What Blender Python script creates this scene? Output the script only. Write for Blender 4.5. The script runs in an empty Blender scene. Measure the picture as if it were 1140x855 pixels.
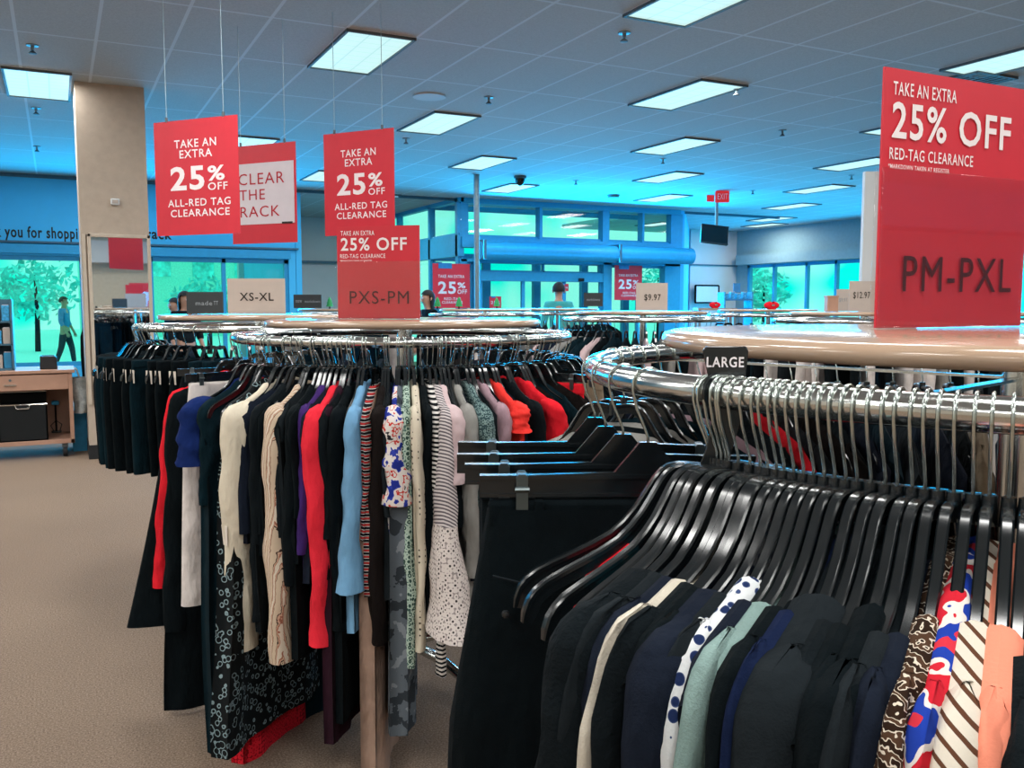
import bpy, math, random
from mathutils import Vector, Matrix
random.seed(7)
PI = math.pi
C = bpy.context.scene.collection
# ------------------------------------------------------------------ camera model
FPX = 1000.0; PSI = math.radians(26.8); PIT = math.atan((427.5-338)/FPX); CZ = 1.45
def ray(px, py):
    a = (px-570)/FPX; b = (427.5-py)/FPX
    fw = math.cos(PIT)+b*math.sin(PIT); up = -math.sin(PIT)+b*math.cos(PIT)
    return Vector((a*math.cos(PSI)+fw*math.sin(PSI), -a*math.sin(PSI)+fw*math.cos(PSI), up)), fw
def Pz(px, py, z):
    r, _ = ray(px, py); t = (z-CZ)/r.z; return Vector((r.x*t, r.y*t, z))
def Py(px, py, Y):
    r, _ = ray(px, py); t = Y/r.y; return Vector((r.x*t, Y, CZ+r.z*t))
def Px(px, py, X):
    r, _ = ray(px, py); t = X/r.x; return Vector((X, r.y*t, CZ+r.z*t))
def Pd(px, py, d):
    r, fw = ray(px, py); t = d/fw; return Vector((r.x*t, r.y*t, CZ+r.z*t))
def W(lat, dep): return Vector((lat*math.cos(PSI)+dep*math.sin(PSI), -lat*math.sin(PSI)+dep*math.cos(PSI), 0))
def proj(x, y, z):
    lat = x*math.cos(PSI)-y*math.sin(PSI); dep = x*math.sin(PSI)+y*math.cos(PSI); u = z-CZ
    fw = dep*math.cos(PIT)-u*math.sin(PIT); b = dep*math.sin(PIT)+u*math.cos(PIT)
    return 570+FPX*lat/fw, 427.5-FPX*b/fw
def z_at(x, y, py):
    lo, hi = -1.5, 3.5
    for _ in range(40):
        m = (lo+hi)/2
        if proj(x, y, m)[1] > py: lo = m
        else: hi = m
    return (lo+hi)/2
# ------------------------------------------------------------------ materials
def lin(c):
    if isinstance(c, str):
        c = [int(c[i:i+2], 16)/255 for i in (0, 2, 4)]
        c = [x/12.92 if x <= .04045 else ((x+.055)/1.055)**2.4 for x in c]
    return (c[0], c[1], c[2], 1)
class NT:
    def __init__(s, name):
        s.m = bpy.data.materials.new(name); s.m.use_nodes = True
        s.t = s.m.node_tree; s.b = s.t.nodes['Principled BSDF']; s.o = s.t.nodes['Material Output']
        s.tc = None
    def n(s, typ, **k):
        x = s.t.nodes.new(typ)
        for a, v in k.items():
            if a in x.inputs.keys() if hasattr(x.inputs, 'keys') else False: x.inputs[a].default_value = v
            else: setattr(x, a, v)
        return x
    def l(s, a, b): s.t.links.new(a, b)
    def obj(s, scale=(1, 1, 1), rot=(0, 0, 0)):
        tc = s.n('ShaderNodeTexCoord'); mp = s.n('ShaderNodeMapping')
        mp.inputs['Scale'].default_value = scale; mp.inputs['Rotation'].default_value = rot
        s.l(tc.outputs['Object'], mp.inputs['Vector']); return mp.outputs['Vector']
    def math(s, op, a, b=None):
        x = s.n('ShaderNodeMath', operation=op)
        for i, q in enumerate((a, b)):
            if q is None: continue
            if isinstance(q, (int, float)): x.inputs[i].default_value = q
            else: s.l(q, x.inputs[i])
        return x.outputs[0]
    def mix(s, fac, c1, c2):
        x = s.n('ShaderNodeMix', data_type='RGBA')
        for i, q in ((0, fac), (6, c1), (7, c2)):
            if hasattr(q, 'is_linked'): s.l(q, x.inputs[i])
            elif i == 0: x.inputs[0].default_value = q
            else: x.inputs[i].default_value = lin(q)
        return x.outputs[2]
    def noise(s, vec, scale, detail=3, rough=.55):
        x = s.n('ShaderNodeTexNoise'); x.inputs['Scale'].default_value = scale; x.inputs['Detail'].default_value = detail
        x.inputs['Roughness'].default_value = rough; s.l(vec, x.inputs['Vector']); return x.outputs[0]
    def ramp(s, fac, stops, const=False):
        x = s.n('ShaderNodeValToRGB'); e = x.color_ramp.elements
        if const: x.color_ramp.interpolation = 'CONSTANT'
        while len(e) < len(stops): e.new(.5)
        for q, (p, c) in zip(e, stops): q.position = p; q.color = lin(c)
        s.l(fac, x.inputs[0]); return x.outputs[0]
    def bump(s, h, strength=.3, dist=.002):
        x = s.n('ShaderNodeBump'); x.inputs['Strength'].default_value = strength; x.inputs['Distance'].default_value = dist
        s.l(h, x.inputs['Height']); s.l(x.outputs[0], s.b.inputs['Normal'])
    def set(s, color=None, rough=None, metal=None, spec=None):
        if color is not None:
            if hasattr(color, 'is_linked'): s.l(color, s.b.inputs['Base Color'])
            else: s.b.inputs['Base Color'].default_value = lin(color)
        if rough is not None: s.b.inputs['Roughness'].default_value = rough
        if metal is not None: s.b.inputs['Metallic'].default_value = metal
        if spec is not None: s.b.inputs['Specular IOR Level'].default_value = spec
        return s.m
MATS = {}
def plain(name, c, rough=.6, metal=0, spec=.5, var=.12, vs=14):
    q = NT(name); v = q.obj(); n = q.noise(v, vs)
    c0 = lin(c); d = tuple(x*(1-var) for x in c0[:3]); e = tuple(min(1, x*(1+var)) for x in c0[:3])
    MATS[name] = q.set(q.ramp(n, [(.3, d), (.7, e)]), rough, metal, spec); return q.m
def cloth(name, c, rough=.95, weave=420, strength=.35, var=.22):
    q = NT(name); v = q.obj(); n = q.noise(v, 9, 4)
    c0 = lin(c); d = tuple(x*(1-var) for x in c0[:3]); e = tuple(min(1, x*(1+var)) for x in c0[:3])
    q.set(q.ramp(n, [(.3, d), (.7, e)]), rough, 0, .12)
    wr = q.noise(q.obj((1, 1, .45)), 20, 3, .5)
    q.bump(q.math('ADD', q.math('MULTIPLY', q.noise(v, weave, 2), strength*.10), q.math('MULTIPLY', wr, 1.0)), .85, .022); MATS[name] = q.m; return q.m
def emis(name, c, st):
    q = NT(name); q.set((0, 0, 0), 1); q.b.inputs['Emission Color'].default_value = lin(c); q.b.inputs['Emission Strength'].default_value = st
    MATS[name] = q.m; return q.m
def wave(q, vec, scale, axis, dist=0, dscale=1):
    x = q.n('ShaderNodeTexWave', bands_direction=axis); x.inputs['Scale'].default_value = scale
    x.inputs['Distortion'].default_value = dist; x.inputs['Detail Scale'].default_value = dscale
    q.l(vec, x.inputs['Vector']); return x.outputs['Fac']
def stripes(name, stops, scale, axis='Z', rot=(0, 0, 0), dist=0.0, dscale=1.0):
    q = NT(name); v = q.obj((1, 1, 1), rot)
    q.set(q.ramp(wave(q, v, scale, axis, dist, dscale), stops, True), .95, 0, .1); q.bump(q.noise(q.obj(), 350, 2), .3, .002); MATS[name] = q.m
def voro(q, vec, scale, feat='F1', rnd=1.0):
    x = q.n('ShaderNodeTexVoronoi', feature=feat); x.inputs['Scale'].default_value = scale; x.inputs['Randomness'].default_value = rnd
    q.l(vec, x.inputs['Vector']); return x
def spots(name, stops, scale, rnd=.35, sc=(1, 1, 1)):
    q = NT(name); v = q.obj(sc)
    q.set(q.ramp(voro(q, v, scale, 'F1', rnd).outputs['Distance'], stops, True), .95, 0, .1); q.bump(q.noise(v, 350, 2), .3, .002); MATS[name] = q.m
def floral(name, stops, scale, detail=2):
    q = NT(name); v = q.obj(); q.set(q.ramp(q.noise(v, scale, detail, .5), stops, True), .9, 0, .15); MATS[name] = q.m

BLK = '0b1214'
cloth('black cloth', '050d11'); cloth('black knit', '0d1418', strength=.8, weave=260); cloth('charcoal wool', '181e22'); cloth('navy wool', '141b28')
cloth('deep navy', '101c3a'); cloth('teal black', '051c24'); cloth('near black brown', '15100f'); cloth('cream knit', 'c9c1b2', strength=.5)
cloth('white cotton', 'd2cac6'); cloth('cream crepe', 'd6ccb8', var=.1); cloth('coral knit', 'e02c3c', strength=.8, weave=220, var=.1); cloth('scarlet cloth', 'd81f2c')
cloth('red orange cloth', 'f03a34'); cloth('light blue cloth', '6f9fc4', var=.1); cloth('navy blue cloth', '12265c'); cloth('blush crepe', 'c9b2b4', var=.1)
cloth('grey cardigan cloth', '8d8c88'); cloth('mauve cloth', '9b8089'); cloth('beige corduroy', '9c8273'); cloth('khaki cloth', '8a7a66'); cloth('purple cloth', '3a2260')
cloth('grey teal knit', '7f9894', strength=.7); cloth('peach cloth', 'ec9478'); cloth('dark plum', '2a1420'); cloth('black denim', '030b0f', weave=600, strength=.5); cloth('olive grey cloth', '4a4a44')
cloth('red knit', 'dc2230', weave=200, strength=1)
stripes('brown stripe', [(0, 'c7b39c'), (.42, '3a2a24'), (.56, 'c9a48c'), (.74, '9a6450'), (.86, 'd2c6b4')], 20, 'Y', (.06, 0, .6), .9, 3)
stripes('black white stripe', [(0, '16181c'), (.5, 'd6d0cc')], 24, 'Z')
stripes('red black white stripe', [(0, '14161a'), (.38, 'd8d2ce'), (.62, '14161a'), (.86, 'b03030')], 17, 'Z')
stripes('thin grey stripe', [(0, 'c8c0bf'), (.55, '6a6268')], 42, 'Z', (.5, .4, 0))
stripes('diagonal brown stripe', [(0, 'cfc6b8'), (.80, '5a3a2a')], 30, 'Z', (.75, .25, 0), .5)
stripes('brown white texture', [(0, '2a1c14'), (.4, 'cfc4b4'), (.7, '4a3426')], 24, 'Z', (.3, .3, 0), 9, 3)
stripes('plaid pale', [(0, 'd9c3ba'), (.84, '3a3838'), (.93, 'd9c3ba')], 3.2, 'Z')
spots('blue spots', [(0, '1e2c52'), (.34, '3a4a72'), (.40, 'd5d8da')], 85, .45, (1, 1, .8))
spots('green print', [(0, '9fb3a6'), (.22, '2f4a44'), (.45, 'a9bdb0'), (.7, '4a6a64')], 70)
spots('teal lace', [(0, '2c4044'), (.3, '7d9492'), (.5, '33484c')], 95)
spots('cream eyelet', [(0, '2a2420'), (.18, 'cdc3b0')], 55, .05)
spots('crochet lace', [(0, '2c2626'), (.26, 'cfc5c0'), (.62, '8f8684')], 60, .1)
spots('red lace', [(0, 'c81828'), (.35, 'e02434'), (.62, '8c101c')], 70)
floral('ruffle floral', [(0, '1c2a7c'), (.40, '2c3a98'), (.45, 'd4ccc6'), (.56, 'c23a34'), (.60, 'd6cfca'), (.68, '26262c')], 30)
floral('red blue print', [(0, 'c22030'), (.42, 'd9d2cc'), (.47, '1c3a9c'), (.62, 'c83040')], 26)
floral('grey wash denim', [(0, '2c3238'), (.45, '565e66'), (.6, '787f86')], 16, 4)
q = NT('black lace'); v = q.obj(); d = voro(q, v, 44, 'F1', .95).outputs['Distance']
ringf = q.math('LESS_THAN', q.math('ABSOLUTE', q.math('SUBTRACT', d, q.math('MULTIPLY', q.noise(v, 22, 3), .72))), .06)
MATS['black lace'] = q.set(q.mix(ringf, '070d10', '7f949a'), .9, 0, .2); q.bump(ringf, .6, .003)
q = NT('peach plaid'); v = q.obj(); sp = q.n('ShaderNodeSeparateXYZ'); q.l(v, sp.inputs[0])
pl = q.ramp(wave(q, v, 5.2, 'Z'), [(0, 'd9c3ba'), (.86, '4a4644'), (.90, 'd9c3ba'), (.94, '4a4644')], True)
MATS['peach plaid'] = q.set(q.mix(q.math('GREATER_THAN', sp.outputs[2], -.128), pl, 'e88c72'), .95, 0, .1); q.bump(q.noise(v, 300, 2), .3, .002)
q = NT('poster paper'); tl = q.n('ShaderNodeBsdfTranslucent'); tl.inputs[0].default_value = lin('f07080'); mx = q.n('ShaderNodeMixShader'); mx.inputs[0].default_value = .25
q.set('f2384a', .6); q.l(q.b.outputs[0], mx.inputs[1]); q.l(tl.outputs[0], mx.inputs[2]); q.l(mx.outputs[0], q.o.inputs[0]); MATS['poster paper'] = q.m
q = NT('stripe lace hem'); v = q.obj(); sp = q.n('ShaderNodeSeparateXYZ'); q.l(v, sp.inputs[0])
st = q.ramp(wave(q, q.obj((1, 1, 1), (.5, .3, 0)), 34, 'Z'), [(0, 'c8c0bf'), (.55, '5c555b')], True); lc = q.ramp(voro(q, v, 75, 'F1', .15).outputs['Distance'], [(0, '3a3434'), (.26, 'cfc5c0'), (.62, '8f8684')], True)
MATS['stripe lace hem'] = q.set(q.mix(q.math('LESS_THAN', sp.outputs[2], -.43), st, lc), .95, 0, .1)
q = NT('teal white cloth'); v = q.obj(); MATS['teal white cloth'] = q.set(q.ramp(q.noise(v, 22, 2), [(0, '0c8fa8'), (.52, '2fa8b8'), (.56, 'd8d8d0')], True), .9, 0, .2)

plain('black plastic', '12171a', .2, 0, .65); plain('chrome', 'd4d6d4', .16, 1, .5, .04); plain('clip steel', '6a7476', .35, 1, .5, .2); plain('hook steel', 'c4ccc8', .22, 1, .5, .04)
plain('top laminate', 'b09680', .13, 0, .7, .05, 6); plain('red card', 'c62a39', .45, 0, .35, .03); plain('white lettering', 'e8e0e2', .6, 0, .3, .02)
plain('red lettering', 'b02432', .6, 0, .3, .02); plain('maroon lettering', '4c0c16', .6, 0, .3, .02); plain('dark lettering', '2c2826', .6, 0, .3, .02)
plain('white card', 'd0ccd2', .5, 0, .3, .03); plain('beige card', 'b5aaa2', .55, 0, .3, .03); plain('dark card', '353a3d', .5, 0, .3, .05); plain('grey lettering', '8a9298', .6, 0, .3, .02)
plain('white paint', 'c2c6c8', .7, 0, .3, .03, 2); plain('beige paint', 'b3a596', .7, 0, .3, .05); plain('cream paint', 'c8bca8', .75, 0, .3, .05); plain('black rubber', '14161a', .7)
plain('wall daylight tint', '50c0ee', .7, 0, .3, .04, 2); plain('frame blue', '2fa0cc', .5, 0, .4, .05); plain('soffit grey', '7f9a9c', .7, 0, .3, .05); plain('cart wood', 'b08a76', .5, 0, .3, .10, 5)  # blue cast of the window light is put into the walls' base colour
plain('steel paint', '7d8c90', .45, .3); plain('string', '9ab0b8', .6); plain('tag paper', 'd9cfc4', .8, 0, .2, .05); plain('tag red', 'd83038', .8); plain('skin', 'b98a72', .6); plain('hair', '120d0c', .7)
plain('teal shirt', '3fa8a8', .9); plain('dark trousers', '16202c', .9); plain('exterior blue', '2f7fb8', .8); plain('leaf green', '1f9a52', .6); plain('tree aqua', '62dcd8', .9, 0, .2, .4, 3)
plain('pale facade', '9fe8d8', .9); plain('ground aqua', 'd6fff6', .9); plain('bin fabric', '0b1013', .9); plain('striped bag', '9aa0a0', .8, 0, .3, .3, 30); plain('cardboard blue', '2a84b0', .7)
plain('goods blue', '3a9fd0', .6, 0, .4, .4, 40); plain('goods mixed', '3c5e78', .6, 0, .4, .6, 60); plain('screen black', '0a0c0e', .2); emis('exit red', 'd83038', .8); plain('trim dark', '3c6478', .5); plain('grommet', '1d2022', .3)
plain('vent grey', '5a6266', .6); plain('lcd frame', '1a1c20', .4); plain('mirror frame', 'beb2a2', .5, 0, .4, .04)
q = NT('mirror'); MATS['mirror'] = q.set('e0e4e4', .02, 1)
def glassy(name, tint, fac):
    q = NT(name); tr = q.n('ShaderNodeBsdfTransparent'); tr.inputs[0].default_value = lin(tint); gl = q.n('ShaderNodeBsdfGlossy'); gl.inputs['Roughness'].default_value = .03
    mx = q.n('ShaderNodeMixShader'); fr = q.n('ShaderNodeLayerWeight'); fr.inputs[0].default_value = .5
    q.l(q.math('ADD', q.math('MULTIPLY', q.math('POWER', fr.outputs[1], 4.0), .22), .035*fac), mx.inputs[0]); q.l(tr.outputs[0], mx.inputs[1]); q.l(gl.outputs[0], mx.inputs[2]); q.l(mx.outputs[0], q.o.inputs[0]); MATS[name] = q.m
glassy('window glass', (.97, .99, .99), 1.0); glassy('clear acrylic', (.97, .97, .97), 1.6)
# carpet
q = NT('carpet'); v = q.obj(); n1 = q.noise(v, 150, 3, .8); n2 = q.noise(v, 1.2, 3)
c1 = q.ramp(n1, [(.30, '4e4238'), (.5, '8a7766'), (.68, 'b09c8a')]); MATS['carpet'] = q.set(q.mix(q.math('MULTIPLY', n2, .35), c1, '6c5b50'), .97, 0, .1); q.bump(n1, .6, .006)
# ceiling tiles: grid of 0.54 x 1.165 m
q = NT('ceiling tile'); tc = q.n('ShaderNodeTexCoord'); sp = q.n('ShaderNodeSeparateXYZ'); q.l(tc.outputs['Object'], sp.inputs[0])
fx = q.math('FRACT', q.math('DIVIDE', q.math('ADD', sp.outputs[0], 54-1.97+.012), .54)); fy = q.math('FRACT', q.math('DIVIDE', q.math('ADD', sp.outputs[1], 116.5-6.57+.012), 1.165))
g = q.math('MAXIMUM', q.math('LESS_THAN', fx, .044), q.math('LESS_THAN', fy, .021)); v = q.obj(); nn = q.noise(v, 90, 3, .7)
tilec = q.ramp(nn, [(.3, 'a2a6a6'), (.7, 'b6babA')]); MATS['ceiling tile'] = q.set(q.mix(g, tilec, 'c4ccd0'), .9, 0, .2)
h = q.math('ADD', q.math('MULTIPLY', g, -1.0), q.math('MULTIPLY', nn, .2)); q.bump(h, .4, .006)
# light diffuser with faint louvre lines
q = NT('light diffuser'); tc = q.n('ShaderNodeTexCoord'); sp = q.n('ShaderNodeSeparateXYZ'); q.l(tc.outputs['Object'], sp.inputs[0])
fx = q.math('FRACT', q.math('ADD', q.math('DIVIDE', sp.outputs[0], .17), 10.5)); fy = q.math('FRACT', q.math('ADD', q.math('DIVIDE', sp.outputs[1], .13), 10.5))
g = q.math('MAXIMUM', q.math('LESS_THAN', fx, .07), q.math('LESS_THAN', fy, .06)); q.set((0, 0, 0), .5)
q.l(q.mix(g, (.62, .90, .86), (.48, .78, .76)), q.b.inputs['Emission Color']); q.b.inputs['Emission Strength'].default_value = 1.0; MATS['light diffuser'] = q.m
def M_(n): return MATS[n]
# ------------------------------------------------------------------ mesh building
class MB:
    def __init__(s): s.v = []; s.f = []
    def add(s, vs, fs, mat=None):
        o = len(s.v)
        for p in vs:
            p = Vector(p); s.v.append(mat @ p if mat else p)
        s.f += [tuple(i+o for i in f) for f in fs]; return s
    def box(s, cx, cy, cz, sx, sy, sz, mat=None):
        x, y, z = sx/2, sy/2, sz/2
        vs = [(cx+a*x, cy+b*y, cz+c*z) for a in (-1, 1) for b in (-1, 1) for c in (-1, 1)]
        return s.add(vs, [(0, 1, 3, 2), (4, 6, 7, 5), (0, 4, 5, 1), (2, 3, 7, 6), (0, 2, 6, 4), (1, 5, 7, 3)], mat)
    def tube(s, pts, r, n=8, section=None, closed=False, mat=None, side=None):
        pts = [Vector(p) for p in pts]; N = len(pts); rs = r if isinstance(r, (list, tuple)) else [r]*N
        vs = []; prev = None
        for i, p in enumerate(pts):
            if closed: t = pts[(i+1) % N]-pts[i-1]
            else: t = pts[min(i+1, N-1)]-pts[max(i-1, 0)]
            t.normalize()
            if side is not None: a = Vector(side)
            elif prev is None: a = t.orthogonal()
            else: a = prev-t*prev.dot(t)
            a.normalize(); b = t.cross(a); prev = a
            if section:
                for (u, w) in section: vs.append(p+a*u*rs[i]+b*w*rs[i])
            else:
                for k in range(n): vs.append(p+(a*math.cos(2*PI*k/n)+b*math.sin(2*PI*k/n))*rs[i])
        n = len(section) if section else n
        fs = []
        for i in range(N if closed else N-1):
            for k in range(n):
                j = (i+1) % N; fs.append((i*n+k, i*n+(k+1) % n, j*n+(k+1) % n, j*n+k))
        if not closed: fs.append(tuple(reversed(range(n)))); fs.append(tuple((N-1)*n+k for k in range(n)))
        return s.add(vs, fs, mat)
    def lathe(s, prof, n=32, mat=None):
        vs = [(r*math.cos(2*PI*k/n), r*math.sin(2*PI*k/n), z) for (r, z) in prof for k in range(n)]
        fs = [(i*n+k, i*n+(k+1) % n, (i+1)*n+(k+1) % n, (i+1)*n+k) for i in range(len(prof)-1) for k in range(n)]
        fs.append(tuple(reversed(range(n)))); fs.append(tuple((len(prof)-1)*n+k for k in range(n)))
        return s.add(vs, fs, mat)
    def grid(s, fn, nu, nv, wrap=False, mat=None):
        cu = nu if wrap else nu+1
        vs = [fn(i/nu, j/nv) for j in range(nv+1) for i in range(cu)]
        fs = [(j*cu+i, j*cu+(i+1) % cu, (j+1)*cu+(i+1) % cu, (j+1)*cu+i) for j in range(nv) for i in range(nu)]
        return s.add(vs, fs, mat)
    def prism(s, poly, y0, y1, mat=None):   # polygon in xz extruded along y
        n = len(poly); vs = [(x, y0, z) for x, z in poly]+[(x, y1, z) for x, z in poly]
        fs = [tuple(range(n)), tuple(reversed(range(n, 2*n)))]+[(i, i+n, (i+1) % n+n, (i+1) % n) for i in range(n)]
        return s.add(vs, fs, mat)
    def mesh(s, name, mat, smooth=True, auto=None):
        me = bpy.data.meshes.new(name); me.from_pydata([tuple(p) for p in s.v], [], s.f); me.update()
        if mat: me.materials.append(MATS[mat] if isinstance(mat, str) else mat)
        if smooth:
            me.polygons.foreach_set('use_smooth', [True]*len(me.polygons))
            if auto: 
                try: me.set_sharp_from_angle(angle=math.radians(auto))
                except Exception: pass
        return me
def tag(o, label=None, cat=None, group=None, kind=None):
    if label: o['label'] = label
    if cat: o['category'] = cat
    if group: o['group'] = group
    if kind: o['kind'] = kind
    return o
def link(name, me, parent=None, loc=(0, 0, 0), rot=(0, 0, 0), label=None):
    o = bpy.data.objects.new(name, me); C.objects.link(o); o.location = loc; o.rotation_euler = rot
    if parent: o.parent = parent
    if label: o['label'] = label
    return o
def part(name, mb, mat, parent=None, smooth=False, auto=35, loc=(0, 0, 0), rot=(0, 0, 0), bevel=0, label=None):
    o = link(name, mb.mesh(name, mat, smooth or auto is not None, auto), parent, loc, rot, label)
    if bevel:
        b = o.modifiers.new('bevel', 'BEVEL'); b.width = bevel; b.segments = 2; b.limit_method = 'ANGLE'
    return o
def thing(name, label, cat, loc=(0, 0, 0), rotz=0, group=None):
    o = bpy.data.objects.new(name, None); C.objects.link(o); o.location = loc; o.rotation_euler = (0, 0, rotz); o.empty_display_size = .1
    return tag(o, label, cat, group)
def dup(root, loc, rotz, label=None, group=None, tilt=None):
    r = root.copy(); C.objects.link(r); r.location = loc; r.rotation_euler = (0, 0, rotz)
    if label: r['label'] = label
    if group: r['group'] = group
    for ch in list(root.children):
        c = ch.copy(); C.objects.link(c); c.parent = r
        for g in ch.children:
            d = g.copy(); C.objects.link(d); d.parent = c
    return r
def struct(name, mb, mat, parent=None, auto=35):
    o = part(name, mb, mat, parent, auto=auto)
    if not parent: o['kind'] = 'structure'
    return o
def text_mesh(lines, mat, name='lettering', bold=.0, y=-.002):
    """lines: (string, x0, x1, z0, z1) boxes in the sign's own XZ plane, facing -Y"""
    mb = MB()
    for (s, x0, x1, z0, z1) in lines:
        cu = bpy.data.curves.new('t', 'FONT'); cu.body = s; cu.size = 1; cu.offset = bold*(2.2 if s in ('25', '%', '25% OFF') else 1); cu.resolution_u = 3; cu.space_character = 1.12
        ob = bpy.data.objects.new('t', cu); C.objects.link(ob); bpy.context.view_layer.update()
        me = bpy.data.meshes.new_from_object(ob.evaluated_get(bpy.context.evaluated_depsgraph_get()))
        xs = [w.co.x for w in me.vertices]; ys = [w.co.y for w in me.vertices]
        ax, bx, ay, by = min(xs), max(xs), min(ys), max(ys)
        if z0 is None: z0 = z1-(x1-x0)*(by-ay)/(bx-ax)
        vs = [(x0+(w.co.x-ax)/(bx-ax)*(x1-x0), y, z0+(w.co.y-ay)/max(by-ay, 1e-6)*(z1-z0)) for w in me.vertices]
        mb.add(vs, [tuple(p.vertices) for p in me.polygons])
        bpy.data.objects.remove(ob); bpy.data.curves.remove(cu); bpy.data.meshes.remove(me)
    return mb.mesh(name, mat, False)
# ------------------------------------------------------------------ room shell
H = 3.45
XL, XR, YB, YF, YD = -7.0, 17.0, -7.0, 16.0, 21.0
struct('floor', MB().box((XL+XR)/2, 7, -.05, XR-XL+.4, YD-YB+.4, .1), 'carpet')
mb = MB().box((XL+XR)/2, (YB+YF)/2, H+.05, XR-XL+.4, YF-YB, .1); mb.box(5.35, (YF+YD)/2, H+.05, 3.1, YD-YF, .1); mb.box(9.5, 16.65, H+.05, 5.2, 1.3, .1); mb.box((12.1+XR)/2+.1, (YF+YD)/2, H+.05, XR-12.1+.2, YD-YF, .1); struct('ceiling', mb, 'ceiling tile')
struct('wall_left', MB().box(XL-.1, (YB+YF)/2, H/2, .2, YF-YB, H), 'cream paint')
struct('wall_back', MB().box((XL+XR)/2, YB-.1, H/2, XR-XL+.4, .2, H), 'cream paint')
# front wall A with openings
def wall_y(name, Y, x0, x1, z0, z1, holes, mat, th=.2):
    mb = MB(); xs = sorted({x0, x1}|{h[0] for h in holes}|{h[1] for h in holes}); zs = sorted({z0, z1}|{h[2] for h in holes}|{h[3] for h in holes})
    for a, b in zip(xs, xs[1:]):
        run = None
        for c, d in zip(zs, zs[1:]):
            mx, mz = (a+b)/2, (c+d)/2
            if any(h[0] < mx < h[1] and h[2] < mz < h[3] for h in holes): continue
            mb.box(mx, Y+th/2, mz, b-a, th, d-c)
    return struct(name, mb, mat)
wall_y('wall_front', YF, XL, 3.8, 0, H, [(-.95, .42, .45, 2.20), (1.38, 3.68, .45, 2.22)], 'wall daylight tint')
mb = MB().box((XL+3.84)/2, YF-.04, 2.405, 3.84-XL, .08, .03); struct('trim_1', mb, 'trim dark')
mb = MB().box((XL+3.7)/2, YF-.04, 2.30, 3.7-XL, .08, .14); struct('trim_2', mb, 'frame blue')
def window(name, Y, x0, x1, z0, z1, mulls, fr=.06, mat='frame blue', axis='y', depth=.1):
    fm = MB()
    def bx(a, b, c, d):
        if axis == 'y': fm.box((a+b)/2, Y+depth/2, (c+d)/2, b-a, depth, d-c)
        else: fm.box(Y+depth/2, (a+b)/2, (c+d)/2, depth, b-a, d-c)
    bx(x0, x1, z0, z0+fr); bx(x0, x1, z1-fr, z1); bx(x0, x0+fr, z0, z1); bx(x1-fr, x1, z0, z1)
    for m in mulls: bx(m-fr*.45, m+fr*.45, z0, z1)
    w = struct(name, fm, mat)
    g = MB()
    if axis == 'y': g.box((x0+x1)/2, Y+depth/2, (z0+z1)/2, x1-x0-.02, .01, z1-z0-.02)
    else: g.box(Y+depth/2, (x0+x1)/2, (z0+z1)/2, .01, x1-x0-.02, z1-z0-.02)
    part('pane', g, 'window glass', w); return w
window('window_1', YF+.05, -.95, .42, .45, 2.20, [], .07)
window('window_2', YF+.05, 1.38, 3.68, .45, 2.22, [2.58], .07)
# recess behind, left of the entrance
struct('wall_recess_side', MB().box(3.86, (YF+YD)/2, H/2, .1, YD-YF-.01, H-.01), 'wall daylight tint')
struct('wall_recess_back', MB().box(5.3, YD+.1, H/2, 3.2, .2, H), 'white paint')
struct('trim_3', MB().box(5.3, YD-.06, 2.42, 3.0, .12, .05), 'trim dark')
struct('trim_4', MB().box(5, YF-.02, H-.03, 20, .04, .05), 'trim dark')   # ceiling track
# entrance vestibule: side glazing, beam, doors
VX0, VX1, VY = 6.9, 12.05, 15.8
m = MB(); m.box((VX0+VX1)/2, VY+.15, 3.40, VX1-VX0, .3, .1); m.box((VX0+VX1)/2, VY+.1, 2.62, VX1-VX0, .3, .2)
for x, w in ((VX0+.08, .2), (8.66, .06), (10.19, .16), (11.12, .05), (VX1-.06, .3)): m.box(x, VY+.15, 3.02, w, .18, .7)
m.box((VX0+VX1)/2, VY+.1, 2.28, VX1-VX0, .2, .06)
for x, w in ((VX0+.05, .14), (7.24, .14), (10.2, .2), (VX1-.2, .4)): m.box(x, VY+.1, 1.15, w, .2, 2.3)
struct('wall_entrance', m, 'frame blue')
g = MB(); g.box((VX0+VX1)/2, VY+.16, 3.0, VX1-VX0-.05, .01, .7); 
w = struct('window_3', MB().box((VX0+VX1)/2, VY+.16, 2.75, VX1-VX0, .05, .05), 'frame blue'); part('pane', g, 'window glass', w)
# roller shutter housing along the beam
m = MB(); m.tube([(7.15, VY-.3, 2.45), (VX1+.05, VY-.3, 2.45)], .17, 16); sh = thing('shutter_housing', 'long blue roller shutter housing above the entrance doors', 'shutter box')
part('casing', m, 'frame blue', sh, True); part('bracket', MB().box(10.2, VY-.2665, 2.46, .05, .431, .36), 'trim dark', sh); part('bracket', MB().box(7.18, VY-.2665, 2.46, .05, .431, .36), 'trim dark', sh)
# side wall of the vestibule (faces left) with transom
m = MB(); m.box(VX0, (VY+YD)/2, 3.41, .12, YD-VY, .08); m.box(VX0, (VY+YD)/2, 2.55, .12, YD-VY, .4)
for y in (VY+.1, 17.3, 19.2, YD-.06): m.box(VX0, y, 1.72, .12, .1, 3.42)
struct('wall_entrance_side', m, 'frame blue'); w = struct('window_4', MB().box(VX0, (VY+YD)/2, 2.77, .05, YD-VY, .05), 'frame blue')
part('pane', MB().box(VX0, (VY+YD)/2, 3.08, .01, YD-VY, .6), 'window glass', w); part('pane', MB().box(VX0, (VY+YD)/2, 1.2, .01, YD-VY, 2.3), 'window glass', w)
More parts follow.
